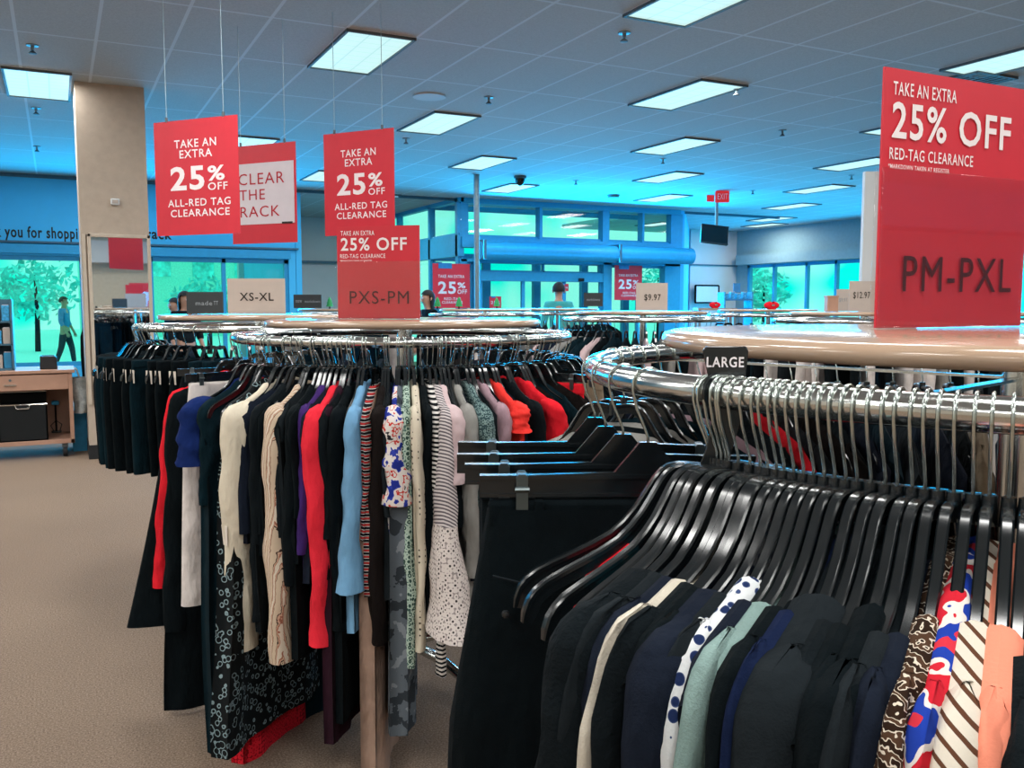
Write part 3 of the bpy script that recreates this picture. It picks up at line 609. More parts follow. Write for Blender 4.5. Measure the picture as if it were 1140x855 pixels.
def garment(kind, c, zr, phi, mat, label, L=.7, sl=0, sm=None, yaw=0, rx=.05, ry=.024, group=None, parts=True, hi=True, tagpos=None, name=None, cat=None, flare=0, tilt=0, lean=.012, **kw):
    global GN; GN += 1
    loc = (c.x+RR*math.cos(phi), c.y+RR*math.sin(phi), zr-NECK)
    t = thing(name or kind, label, cat or kind.split('_')[-1], loc, phi+yaw, group)
    if tilt: t.rotation_euler = (0, tilt, phi+yaw)
    if kind in ('trousers', 'jeans', 'capri_trousers', 'leggings'):
        kw.setdefault('nv', 22 if hi else 8)
        part('legs', pants_body(L, seed=GN, **kw), mat, t, True, None, loc=(0, 0, -.066))
        ww = kw.get('ww', .19); part('waistband', MB().box(0, 0, -.074, ww*1.98, .022, .036), mat, t, bevel=.006)
    else:
        kw.setdefault('nv', 22 if hi else 6); kw.setdefault('nu', 18 if hi else 8)
        part('body', top_body(L, seed=GN, **kw), mat, t, True, None)
        if sl:
            for s in (1, -1): part('sleeve', sleeve(sl, rx, ry, s, GN*3+s, flare=flare, lean=lean, nv=26 if hi else 6), sm or mat, t, True, None)
    if tagpos: link('price_tag', TAGM, t, tagpos, (0, 0, 1.3), 'small pale price tag')
    return t
def phi_px(c, px, z, r=.80, lo=100, hi=330, front=True):
    best = None
    for k in range(lo*5, hi*5):
        a = math.radians(k/5); x, y = c.x+r*math.cos(a), c.y+r*math.sin(a)
        if front and (x-c.x)*c.x+(y-c.y)*c.y > 0 and False: continue
        dx, dy = x, y
        # near side only
        if (c.x-x)*x+(c.y-y)*y < 0: continue
        e = abs(proj(x, y, z)[0]-px)
        if best is None or e < best[0]: best = (e, a)
    return best[1]
# ------------------------------------------------------------------ left rack garments
def tipxy(c, phi, r=.80): return c.x+r*math.cos(phi), c.y+r*math.sin(phi)
def L_for(c, zr, phi, py, r=.80):
    x, y = tipxy(c, phi, r); return zr-NECK-z_at(x, y, py)
LG = 'clothes on the left round rack'
USED = []
def lg(px, kind, mat, label, hem, slv=0, yaw=0, r=.80, phi=None, hang=True, sr=(.05, .022), **kw):
    p = phi if phi is not None else phi_px(LC, px, .95, r)
    L = L_for(LC, LZ, p, hem, r); sl = (L_for(LC, LZ, p, slv, .82)-.098) if slv else 0
    if kind in ('trousers', 'jeans', 'capri_trousers', 'leggings'):
        L -= .066; kw.setdefault('cat', 'trousers'); put_hanger(CP, LC, LZ, p, 'black clip hanger holding trousers on the left round rack', 'clip hangers on the left rack', yaw)
    elif hang: put_hanger(HP, LC, LZ, p, 'black plastic hanger with chrome hook under clothes on the left round rack', 'hangers on the left rack', yaw)
    USED.append(p)
    return garment(kind, LC, LZ, p, mat, label, L=L, sl=sl, yaw=yaw, rx=sr[0], ry=sr[1], **kw)
D = math.radians
lg(0, 'trousers', 'black cloth', 'black wide trousers hanging at the far left side of the left round rack', 692, phi=D(168), yaw=D(3), ww=.19, hip=.23, leg=.23, tagpos=(.19, -.03, -.10), r=.85, shear=.16)
lg(0, 'knit_top', 'red knit', 'red openwork knit top peeking out beside the black wide trousers', 640, phi=D(171.5), slv=652, sr=(.04, .025), r=.85, shear=.05, lean=.07)
lg(0, 'blazer', 'black cloth', 'black long jacket between the red knit and the white trousers', 786, phi=D(175.5), slv=700, r=.80, sr=(.055, .03), shear=.05, lean=.035)
lg(0, 'trousers', 'white cotton', 'white trousers clipped by the waist near the left end of the left rack', 668, phi=D(186), yaw=D(8), ww=.19, hip=.21, leg=.19, r=.78, t=.03, shear=.03)
lg(0, 'blouse', 'navy blue cloth', 'royal navy short sleeved blouse lying over the white trousers', 600, slv=515, phi=D(194), yaw=D(8), sr=(.06, .042), flare=.35, r=.70, ws=.17, wh=.16)
lg(0, 'maxi_dress', 'teal black', 'long teal black dress reaching lowest at the left of the left rack', 838, phi=D(199), yaw=D(6), slv=560, t=.03, wh=.22)
lg(0, 'lace_dress', 'red lace', 'red lace dress hanging lowest in the middle of the left rack', 862, phi=D(203), yaw=D(22), wh=.24, t=.03, r=.74, ws=.18, shear=-.03)
lg(0, 'lace_dress', 'black lace', 'black dress with looping grey lace pattern', 812, slv=640, phi=D(205), yaw=D(20), t=.04, wh=.34, sr=(.05, .03), fold=.012)
lg(270, 'pullover', 'cream crepe', 'cream long sleeved blouse with a paper tag on its sleeve', 640, slv=722, sr=(.07, .042), tagpos=(.26, -.01, -.46), wh=.2)
lg(291, 'cardigan', 'black knit', 'black cardigan between the cream blouse and the striped shirt', 700, slv=690, sr=(.045, .02))
lg(311, 'shirt', 'brown stripe', 'cream shirt with wavy brown stripes and turned cuff', 690, slv=735, sr=(.055, .04))
lg(329, 'sweater', 'black cloth', 'plain black sweater right of the brown striped shirt', 730, slv=650, sr=(.055, .03))
lg(342, 'blouse', 'purple cloth', 'dark purple blouse showing low behind the coral knit', 640, slv=615, sr=(.04, .02))
lg(357, 'sweater', 'coral knit', 'coral red knitted sweater with a long sleeve', 640, slv=716, sr=(.06, .037))
lg(376, 'cardigan', 'black cloth', 'black cardigan between the coral sweater and light blue blouse', 800, slv=700, sr=(.05, .026))
lg(0, 'dress', 'dark plum', 'long dark plum dress below the coral sweater', 822, phi=phi_px(LC, 366, .5)+.01, t=.02)
lg(394, 'blouse', 'light blue cloth', 'light blue flared blouse between two black cardigans', 700, slv=655, sr=(.05, .027), flare=.75)
lg(408, 'striped_jersey', 'red black white stripe', 'top with fine black white and red bands beside the light blue blouse', 660, slv=600, sr=(.035, .012))
lg(421, 'cardigan', 'near black brown', 'black brown jacket right of the banded top', 700, slv=715, sr=(.055, .03))
lg(440, 'ruffle_blouse', 'ruffle floral', 'ruffled blouse in blue red and white floral print', 640, slv=560, sr=(.05, .036), flare=.4, fold=.014)
lg(453, 'blouse', 'green print', 'pale green blouse with small dark print', 700, slv=740, sr=(.045, .018))
lg(465, 'cardigan', 'cream eyelet', 'cream cardigan with eyelet holes along the edge', 690, slv=722, sr=(.05, .018))
lg(476, 'sweater', 'black cloth', 'thin black sweater right of the cream eyelet cardigan', 690, slv=640, sr=(.045, .016))
lg(486, 'striped_jersey', 'black white stripe', 'black and white banded long sleeved top', 700, slv=750, sr=(.04, .016))
lg(502, 'blouse', 'blush crepe', 'pale blush blouse with layered short sleeves', 585, slv=535, sr=(.06, .036), flare=.35)
lg(0, 'poncho', 'stripe lace hem', 'grey striped top with crochet lace hem beside the near black trousers', 600, slv=692, phi=phi_px(LC, 494, .95, .84)+.01, sr=(.06, .026), flare=1.9, t=.03, r=.82, lean=.05)
lg(521, 'cardigan', 'grey cardigan cloth', 'soft grey cardigan right of the blush blouse', 690, slv=640, sr=(.055, .03))
lg(538, 'blouse', 'teal lace', 'grey teal lace top hanging beside the grey cardigan', 680, slv=560, sr=(.05, .03), flare=.2)
lg(556, 'sweater', 'mauve cloth', 'mauve sweater right of the grey teal lace top', 640, slv=560, sr=(.045, .026))
lg(574, 'blouse', 'red orange cloth', 'red orange sleeveless blouse on the right part of the left rack', 640, slv=480, sr=(.05, .03), flare=.4)
lg(592, 'sweater', 'black cloth', 'black sweater between the red orange and scarlet tops', 680, slv=600, sr=(.055, .03))
lg(612, 'tank_top', 'scarlet cloth', 'scarlet top right of the black sweater on the left rack', 640, slv=520, sr=(.05, .03))
lg(0, 'trousers', 'scarlet cloth', 'scarlet trousers clipped at the right side of the left rack', 650, phi=D(296), r=.7)
lg(0, 'trousers', 'khaki cloth', 'khaki trousers at the right end of the left rack', 650, phi=D(306), r=.7)
lg(0, 'corduroy_trousers', 'beige corduroy', 'long beige corduroy dress hanging below the light blue blouse', 868, phi=phi_px(LC, 412, .5, .78), r=.76, wh=.2, t=.03, name='corduroy_dress', cat='dress')
lg(0, 'grey_dress', 'grey wash denim', 'mottled grey denim dress right of the beige corduroy dress', 800, phi=phi_px(LC, 446, .5, .76), r=.74, wh=.24, t=.035, name='denim_dress', cat='dress')
# dark filler garments and bare hangers across the rest of the rail
fillmat = ['black cloth', 'charcoal wool', 'near black brown', 'teal black', 'black knit', 'navy wool']
def filler(c, zr, a0, a1, n, where, grp, mats=fillmat, hi=True, avoid=None, Ls=(.55, .75), slv=(.4, .58), hp=None, gmin=.02):
    for i in range(n):
        p = D(a0+(a1-a0)*(i+.5)/n)+random.uniform(-.008, .008)
        if avoid and any(abs(p-q) < gmin for q in avoid): continue
        m = random.choice(mats); y = D(random.uniform(-4, 4))
        put_hanger(hp or HP, c, zr, p, 'black plastic hanger with chrome hook '+where, 'hangers '+where, y)
        garment(random.choice(['blouse', 'sweater', 'cardigan']), c, zr, p, m, m_label(m)+' garment hanging '+where, L=random.uniform(*Ls), sl=random.uniform(*slv), yaw=y, rx=.045, ry=random.uniform(.012, .022), group=m_label(m)+' garments '+where, hi=hi)
def m_label(m):
    return {'black cloth': 'plain black', 'charcoal wool': 'charcoal', 'near black brown': 'black brown', 'teal black': 'teal black', 'black knit': 'black knitted', 'navy wool': 'dark navy', 'white cotton': 'white', 'scarlet cloth': 'scarlet', 'blush crepe': 'pale blush', 'khaki cloth': 'khaki', 'grey cardigan cloth': 'grey', 'mauve cloth': 'mauve', 'blue spots': 'blue spotted', 'cream knit': 'cream'}.get(m, m)
filler(LC, LZ, 210, 300, 24, 'among the front clothes of the left rack', '', hi=False, avoid=USED, Ls=(.5, .7), slv=(.3, .45), gmin=.016)
filler(LC, LZ, 305, 500, 24, 'on the far side of the left rack', '', hi=False)
# extra bare hangers packed on the front of the rail
for i in range(18):
    p = D(200+(292-200)*(i+random.random()*.8)/18)
    put_hanger(HP, LC, LZ, p, 'bare black hanger packed between clothes on the left round rack', 'bare hangers on the left rack', D(random.uniform(-5, 5)))

# ------------------------------------------------------------------ near rack
hooks = [791, 795, 799, 804, 809, 814, 824, 836, 848, 856, 866, 876, 886, 897, 909, 920, 932, 944, 958, 973, 988, 1004, 1020, 1034, 1050, 1068, 1087, 1107, 1128, 1148, 1168]
HPHI = [phi_px(NC, px, NZ+.016, RR, 165, 235) for px in hooks]
NG = []
def ng(pxtip, kind, mat, label, L, sl=0, sr=(.05, .02), yaw=0, r=.82, z=1.10, **kw):
    p = phi_px(NC, pxtip, z, r, 165, 240)
    # snap to nearest free hook
    b = min((q for q in HPHI if q not in NG), key=lambda q: abs(q-p)); NG.append(b)
    kw.setdefault('un', .56); kw.setdefault('nd', .05)
    put_hanger(HP, NC, NZ, b, 'black plastic hanger holding the '+label, None, p-b)
    return garment(kind, NC, NZ, b, mat, label+' on the near rack', L=L, sl=sl, rx=sr[0], ry=sr[1], yaw=p-b, **kw)
ng(652, 'jacket', 'black knit', 'black knitted jacket at the left end of the front row', .66, .60, (.062, .034), t=.03, wh=.25, t0=.018)
ng(694, 'cardigan', 'cream knit', 'thin cream cardigan edge', .66, .58, (.055, .009), t=.008)
ng(728, 'jacket', 'navy wool', 'dark navy wool jacket', .66, .60, (.062, .034), t=.03, t0=.017)
ng(764, 'blouse', 'blue spots', 'white blouse with blue spots', .62, .58, (.05, .017), un=.5)
ng(786, 'cardigan', 'grey teal knit', 'grey teal knitted cardigan', .62, .58, (.055, .010), t=.01)
ng(806, 'sweater', 'black cloth', 'plain black sweater next to the grey teal cardigan', .64, .58, (.058, .017))
ng(826, 'sweater', 'deep navy', 'deep blue thin sweater', .64, .58, (.055, .010))
ng(862, 'coat', 'charcoal wool', 'broad charcoal coat', .74, .62, (.07, .04), t=.04, un=.50, t0=.02)
ng(915, 'sweater', 'black cloth', 'black sweater right of the charcoal coat', .66, .60, (.062, .03), t=.025, un=.48)
ng(1010, 'blouse', 'brown white texture', 'brown and white speckled knit top', .6, .58, (.045, .015), un=.5)
ng(1032, 'blouse', 'red blue print', 'red white and blue printed blouse', .62, .58, (.05, .012), un=.42)
ng(1068, 'blouse', 'diagonal brown stripe', 'cream blouse with diagonal brown stripes', .66, .6, (.068, .026), t=.026, un=.48, t0=.016)
ng(1112, 'cardigan', 'peach plaid', 'pale plaid shirt with peach shoulders', .66, .6, (.055, .018), t0=.015, un=.48)
ng(1158, 'jacket', 'black cloth', 'black jacket at the right edge of the picture', .66, .6, (.058, .02), un=.48)
ribbed = phi_px(NC, 965, 1.10, .82, 165, 240)
BT = [564, 583, 606, 627, 644]; BY = {}
for q in HPHI:
    if q in NG: continue
    if q < min(NG): lab, grp = 'black hanger with empty arm tips at the left end of the near front row', 'empty hangers left of the black knitted jacket'
    else: lab, grp = 'black plastic hanger in the packed front row of the near rack', 'hangers in the near front row'
    yw = D(random.uniform(-2, 2))
    if q < min(NG) and BT:
        want = BT.pop(0); hx, hy = NC.x+RR*math.cos(q), NC.y+RR*math.sin(q)
        yw = min((D(k*.25) for k in range(-120, 60)), key=lambda w_: abs(proj(hx+.209*math.cos(q+w_), hy+.209*math.sin(q+w_), NZ-NECK-.14)[0]-want))
        BY[q] = yw
    put_hanger(HP, NC, NZ, q, lab, grp, yw)
# dark sleeveless tops on some of the packed hangers, hidden below the arms
k = 0
for q in HPHI:
    if q in NG or q < min(NG)+.001: continue
    k += 1
    mm = ['black cloth', 'charcoal wool', 'navy wool', 'black knit'][k % 4]; garment('sweater', NC, NZ, q, mm, m_label(mm)+' thin sweater squeezed in the front row of the near rack', L=.58, sl=.5, rx=.05, ry=.012, group=m_label(mm)+' thin sweaters in the near front row', t=.012, un=.56, nd=.06)
# cloth pieces on the left empty hangers
tk = [('red strap top', 'scarlet cloth', .012, 'scarlet strap top at the left end of the near front row'), ('teal', 'teal white cloth', .03, 'teal and white strap top behind the black knitted jacket')]
p1 = HPHI[1]; p2 = HPHI[4]
for q, (nm, mt, th, lab) in zip((p1, p2), tk):
    garment('strap_top', NC, NZ, q, mt, lab, L=.42, t=th, un=.55, nd=.08, ws=.15, wh=.13, t0=.014, yaw=BY.get(q, 0))
# clip hangers with black trousers at the left
tr = [(174.5, -20, 'black jeans with visible waistband facing the camera'), (168, -16, 'black trousers just behind the front jeans'), (161, -10, 'third pair of black trousers behind the jeans'), (152, -4, 'hindmost black trousers left on the near rail')]
for i, (a, y, lab) in enumerate(tr):
    p = D(a); put_hanger(CP, NC, NZ, p, 'black clip hanger holding the '+lab, None, D(y))
    t = garment('jeans', NC, NZ, p, 'black denim', lab+' of the near rack', L=.95, yaw=D(y), ww=.192 if i == 0 else .17, hip=.24 if i == 0 else .17, leg=.26 if i == 0 else .17, t=.035, cat='trousers', flare=.02)
    if i == 0:
        m = MB()
        for x in (-.13, .0, .13): m.box(x, .012 if False else 0, -.086, .012, .030, .05)
        for x in (-.13, 0, .13): part('belt_loop', MB().box(x, 0, -.083, .011, .032, .056), 'black denim', t, bevel=.002)
        for s in (-1, 1):
            part('pocket_seam', MB().tube([(s*.185, -.03*s*0-.032, -.14), (s*.14, -.036, -.15), (s*.09, -.034, -.135), (s*.07, -.028, -.1)], .0016, 5).tube([(s*.185, .032, -.14), (s*.14, .036, -.15), (s*.09, .034, -.135), (s*.07, .028, -.1)], .0016, 5), 'charcoal wool', t)
        for x, z in ((.15, -.155), (.17, -.185)):
            part('rivet', MB().lathe([(0, -.002), (.005, -.002), (.004, .002), (0, .003)], 10, Matrix.Translation((x, .036, z)) @ Matrix.Rotation(-PI/2, 4, 'X')), 'grommet', t)
# size divider
P = Pd(800, 432, 1.02)
pd = phi_px(NC, 797, NZ, RR, 165, 235)
x, y = NC.x+RR*math.cos(pd), NC.y+RR*math.sin(pd)
t = thing('size_divider', 'black rail divider tab reading LARGE on the near rack', 'size divider', (x, y, NZ), -PSI-.05)
poly = [(-.002, -.018), (-.010, -.06), (-.026, -.105), (.006, -.105), (.026, -.03), (.0325, .044), (.030, .049), (-.012, .049), (-.0155, .045)]
part('plate', MB().prism(poly, -.0015, .0015), 'black plastic', t, bevel=.001); link('lettering', text_mesh([('LARGE', -.0115, .0275, .027, .038)], 'white lettering', y=-.003, bold=.02), t)
part('rail_collar', MB().tube([(.0185*math.cos(a*PI/8), -.0, .0185*math.sin(a*PI/8)) for a in range(-2, 11)], .003, 6), 'black plastic', t, True, rot=(0, 0, PSI+.05+pd))
# far half of the near rail
filler(NC, NZ, -14, 132, 28, 'on the far side of the near rack', '', mats=fillmat*3+['white cotton', 'scarlet cloth', 'khaki cloth', 'grey cardigan cloth', 'mauve cloth'], hi=False, Ls=(.5, .65), slv=(.4, .55))

# ------------------------------------------------------------------ far racks
FARG = {}
def far_proto(kind, mat):
    k = (kind, mat)
    if k in FARG: return FARG[k], False
    if kind == 'trousers': t = garment('trousers', Vector((0, 0, 0)), 1, 0, mat, 'x', L=.52, hi=False, t=.02, cat='trousers', tagpos=(.19, 0, -.10))
    else: t = garment(kind, Vector((0, 0, 0)), 1, 0, mat, 'x', L=.62, sl=.45, rx=.05, ry=.024, hi=False)
    FARG[k] = t; return t, True
def far_rack(c, zr, ztop, label, where, a0, a1, n, mats, kinds=('blouse', 'sweater', 'cardigan'), make=True):
    if make: make_rack(c, zr, ztop, label, 'round clothing racks')
    for i in range(n):
        p = D(a0+(a1-a0)*(i+random.uniform(.3, .7))/n); m = random.choice(mats); kd = random.choice(kinds); y = D(random.uniform(-5, 5))
        put_hanger(LP, c, zr, p, 'dark hanger with steel hook '+where, 'hangers '+where, y)
        t, first = far_proto(kd, m); loc = (c.x+RR*math.cos(p), c.y+RR*math.sin(p), zr-NECK)
        noun = {'trousers': 'trousers', 'blouse': 'blouse', 'sweater': 'sweater', 'cardigan': 'cardigan'}[kd]
        lab = m_label(m)+' '+noun+' hanging '+where
        if first: t.location = loc; t.rotation_euler = (0, 0, p+y); o = t
        else: o = dup(t, loc, p+y)
        o['label'] = lab; o['group'] = m_label(m)+' '+noun+' '+where
dk = ['black cloth', 'black cloth', 'charcoal wool', 'teal black', 'navy wool']
mixd = dk+['white cotton', 'grey cardigan cloth']
RB = W(-1.345, 4.8)
far_rack(RB, 1.329, 1.392, 'round rack of dark trousers behind the left rack with XS-XL card', 'on the trouser rack by the mirror', 140, 262, 22, ['black cloth', 'black cloth', 'teal black', 'black denim'], ('trousers',))
far_rack(W(1.015, 7.0), 1.33, 1.392, 'far round rack carrying the $9.97 card', 'on the middle distance rack with one large price card', 150, 330, 28, mixd+['blush crepe'])
far_rack(W(-.30, 10.0), 1.33, 1.392, 'farthest round rack left of the steel pole', 'on the farthest rack left of the steel pole', 180, 310, 10, mixd)
far_rack(W(2.50, 6.4), 1.33, 1.392, 'far round rack carrying the $12.97 card', 'on the rack left of the white display stand', 150, 310, 20, mixd+['white cotton'])
far_rack(W(2.70, 9.5), 1.33, 1.392, 'far round rack with dark clothes below the right windows', 'on the far rack below the right windows', 170, 310, 12, dk+['red knit', 'scarlet cloth'])
far_rack(W(3.75, 6.0), 1.33, 1.392, 'round rack just right of the near red sign', 'on the rack right of the near red sign', 150, 300, 12, mixd+['khaki cloth'])
far_rack(W(.55, 11.0), 1.33, 1.392, 'farthest round rack in front of the sliding doors', 'on the farthest rack before the sliding doors', 180, 310, 10, dk+['blush crepe'])
far_rack(W(-1.9, 10.2), 1.33, 1.392, 'farthest round rack under the small dark new markdown card', 'on the farthest rack under the new markdown card', 180, 310, 8, mixd)
# small green tree ornaments on the far racks
tree0 = None
for (px, d, lab) in ((487, 9.7, 'small green cone tree ornament below the left window poster'), (511, 9.85, 'tiny green cone tree ornament right of the other by the poster'), (553, 10.8, 'tiny green cone tree ornament in front of the sliding doors'), (367, 9.9, 'green cone tree ornament left of the PXS-PM sign')):
    P = Pd(px, 340, d); P.z = 1.394
    t = thing('tree_ornament', lab, 'ornament', P, 0, 'green tree ornaments on the far racks'); part('trunk', MB().tube([(0, 0, 0), (0, 0, .03)], .008, 6), 'near black brown', t)
    part('cone', MB().lathe([(.0, .025), (.04, .025), (.028, .06), (.034, .06), (.02, .09), (.025, .09), (.002, .13)], 12), 'leaf green', t, True)

# ------------------------------------------------------------------ service cart at the left
CY = 9.44
t = thing('service_cart', 'wheeled tan wooden service cart with drawer at the far left', 'cart', (-.42, CY+.3, 0))
def cb(m, x0, x1, y0, y1, z0, z1): return m.box((x0+x1)/2+.42, (y0+y1)/2-.3, (z0+z1)/2, x1-x0, y1-y0, z1-z0)
part('top', cb(MB(), -.97, .13, -.02, .62, .80, .83), 'cart wood', t, bevel=.004)
d = part('drawer', cb(MB(), -.93, .07, -.005, .30, .645, .79), 'cart wood', t, bevel=.004)
part('drawer_handle', MB().box(.01, -.312, .70, .10, .02, .012), 'chrome', d); part('lock', MB().lathe([(0, 0), (.012, 0), (.012, .01), (0, .01)], 10, Matrix.Translation((.01, -.306, .745)) @ Matrix.Rotation(PI/2, 4, 'X')), 'vent grey', d)
part('side_panel', cb(MB(), .07, .105, 0, .6, .13, .80), 'cart wood', t, bevel=.003); part('side_panel', cb(MB(), -.965, -.93, 0, .6, .13, .80), 'cart wood', t, bevel=.003)
part('base_board', cb(MB(), -.965, .105, 0, .6, .13, .17), 'cart wood', t, bevel=.003); part('back_panel', cb(MB(), -.93, .07, .57, .6, .17, .80), 'cart wood', t)
for x in (-.88, .02):
    for y in (.06, .52):
        c = part('caster', MB().lathe([(.005, -.02), (.05, -.018), (.05, .018), (.005, .02)], 16, Matrix.Translation((x+.42, y-.3, .05)) @ Matrix.Rotation(PI/2, 4, 'Y')), 'black rubber', t, True, 40)
        part('fork', MB().box(x+.42, y-.3, .108, .05, .05, .045), 'vent grey', c)
t = thing('fabric_bin', 'black open fabric bin with metal rim inside the cart', 'bin', (-.32, CY+.18, .172))
m = MB()
for a, b, c, e in ((-.2, .2, -.165, -.155), (-.2, .2, .155, .165), (-.2, -.19, -.165, .165), (.19, .2, -.165, .165)): m.box((a+b)/2, (c+e)/2, .17, b-a, e-c, .34)
m.box(0, 0, .005, .4, .33, .01); m.box(0, .16, .38, .4, .01, .1); part('sides', m, 'bin fabric', t)
part('rim', MB().tube([(-.2, -.165, .34), (.2, -.165, .34), (.2, .165, .43), (-.2, .165, .43)], .007, 8, closed=True), 'chrome', t); part('handle', MB().tube([(-.06, -.175, .335), (-.05, -.18, .305), (.05, -.18, .305), (.06, -.175, .335)], .006, 8), 'chrome', t, True)
p = Py(63, 458, CY+.1); t = thing('scanner', 'small blue lit handheld scanner at the right inside the cart', 'scanner', (p.x-.01, CY+.52, .172))
part('base', MB().box(0, 0, .01, .09, .07, .02), 'black plastic', t, bevel=.005); part('neck', MB().tube([(0, 0, .02), (0, .01, .2), (0, -.02, .28)], .009, 8), 'black plastic', t, True); part('head', MB().box(0, -.03, .30, .07, .06, .04), 'goods blue', t, bevel=.012)
part('cable', MB().tube([(.03, 0, .015), (.05, .0, .08), (.0, .01, .12), (-.05, .0, .07), (-.02, -.01, .012)], .005, 6), 'black rubber', t, True)
t = thing('receipt_printer', 'dark receipt printer standing on the service cart', 'printer', (-.09, CY+.2, .831)); part('housing', MB().prism([(-.075, 0), (.075, 0), (.07, .11), (.05, .125), (-.07, .125)], -.09, .09), 'lcd frame', t, bevel=.008); part('paper_slot', MB().box(0, 0, .127, .10, .02, .005), 'vent grey', t)
t = thing('goods_rack', 'small rack of packaged goods at the left edge on the cart', 'rack', (-.57, CY+.24, .831))
part('frame', MB().box(-.19, 0, .33, .02, .3, .66).box(.19, 0, .33, .02, .3, .66).box(0, 0, .01, .38, .3, .02).box(0, 0, .24, .38, .3, .015).box(0, 0, .45, .38, .3, .015).box(0, .14, .33, .38, .01, .66), 'trim dark', t)
for j, z in enumerate((.02, .2475, .4575)):
    for i in range(5):
        mt = ['goods mixed', 'goods blue', 'cardboard blue', 'dark card', 'beige card'][(i*3+j*2) % 5]
        g = thing('goods_box', ['bottom', 'middle', 'top'][j]+' shelf packaged goods in the small rack on the cart, '+['leftmost', 'second from left', 'middle', 'second from right', 'rightmost'][i], 'package', (-.57-.144+i*.072, CY+.16, .831+z), 0, 'packaged goods in the small rack')
        h = .12+.05*((i*7+j*3) % 3)/2; part('carton', MB().box(0, 0, h/2, .062, .06, h), mt, g, bevel=.003); part('flap', MB().box(0, -.0, h+.004, .05, .05, .006), 'white card', g)
# bag, box and umbrella between cart and column
t = thing('striped_bag', 'grey striped shopping bag hanging at the right side of the cart', 'bag', (.17, CY+.2, .40))
def bagf(a, b):
    th = 2*PI*a; w = .055+.03*math.sin(PI*(b*.7+.1)); return (math.cos(th)*w+.02*math.sin(6*b), math.sin(th)*.13*(1-.35*b)+.01*math.sin(5*th), .34*b)
part('sack', MB().grid(bagf, 18, 14, True), 'striped bag', t, True, None); part('handle', MB().tube([(0, -.06, .33), (-.02, -.05, .41), (-.035, 0, .43), (-.02, .05, .41), (0, .06, .33)], .008, 6), 'striped bag', t, True)
t = thing('blue_box', 'blue cardboard box on the floor beside the cart', 'box', (.17, CY+.45, 0)); part('carton', MB().box(0, 0, .19, .16, .3, .38), 'cardboard blue', t, bevel=.004); part('flap', MB().box(0, 0, .385, .15, .29, .01), 'goods blue', t)
p = Py(97, 405, 10.6); t = thing('closed_umbrella', 'closed black umbrella hanging left of the beige column', 'umbrella', (p.x-.02, 10.6, .0))
part('canopy', MB().lathe([(.004, .55), (.03, .62), (.04, .9), (.035, 1.1), (.012, 1.18), (.008, 1.2)], 12), 'black cloth', t, True); part('handle', MB().tube([(0, 0, 1.18), (0, 0, 1.24), (.02, 0, 1.28), (.045, 0, 1.26)], .008, 8), 'black plastic', t, True); part('stand', MB().lathe([(0, 0), (.1, 0), (.1, .02), (.012, .03), (.012, .56), (0, .56)], 14), 'lcd frame', t, True, 40)
# blue display shelf and goods below the white wall
P = Pd(818, 345, 12.0); t = thing('display_shelf', 'blue display shelf of goods in front of the white wall', 'shelf', (P.x, P.y, 0), -PSI)
for z in (.3, .7, 1.1, 1.38, 1.5): part('shelf', MB().box(0, 0, z, .36, .4, .02), 'exterior blue', t)
for x in (-.18, .18): part('upright', MB().box(x, 0, .80, .02, .4, 1.60), 'goods blue', t)
part('topper', MB().box(.02, 0, 1.66, .09, .02, .12), 'exterior blue', t)
for i in range(4):
    g = thing('goods_box', 'small light blue package on the display shelf, '+['leftmost', 'second from left', 'third from left', 'rightmost'][i], 'package', tuple(Vector((P.x, P.y, 1.511))+Vector((math.cos(-PSI), math.sin(-PSI), 0))*(-.12+.08*i)), -PSI, 'light blue packages on the display shelf'); part('carton', MB().box(0, 0, .035+.01*(i % 2), .06, .1, .07+.02*(i % 2)), 'goods blue', g, bevel=.003); part('flap', MB().box(0, 0, .074+.02*(i % 2), .05, .09, .004), 'white card', g)
for (px, w, d, lab) in ((796, .15, 11.5, 'red folded bag lying before the framed poster'), (859, .16, 9.3, 'red folded bag on the far rack below the right windows')):
    P = Pd(px, 339, d); t = thing('red_bag', lab, 'bag', (P.x, P.y, 1.394), -PSI)
    def rb(a, b, w=w): th = 2*PI*a; return (math.cos(th)*w/2*math.sin(PI*min(.98, b*.9+.1))**.5, math.sin(th)*.06, .07*b+.01*math.cos(2*th))
    part('pouch', MB().grid(rb, 16, 6, True), 'scarlet cloth', t, True, None); part('clasp', MB().box(0, -.062, .04, .03, .01, .015), 'chrome', t)
for i, (px, d, lab) in enumerate(((796, 11.5, 'narrow table carrying the red folded bag before the framed poster'),)):
    P = Pd(px, 339, d); t = thing('narrow_table', lab, 'table', (P.x, P.y, 0), -PSI); part('top', MB().box(0, 0, 1.38, .5, .3, .025), 'top laminate', t)
    for x in (-.22, .22):
        for y in (-.12, .12): part('leg', MB().box(x, y, .684, .03, .03, 1.367), 'steel paint', t)
P = Pd(899, 339, 6.55); t = thing('brown_box', 'small brown box on a far rack left of the price cards', 'box', (W(2.23, 6.3).x, W(2.23, 6.3).y, 1.394), -PSI); part('carton', MB().box(0, 0, .05, .075, .07, .10), 'cart wood', t, bevel=.003); part('lid', MB().box(0, 0, .105, .08, .075, .012), 'cart wood', t)
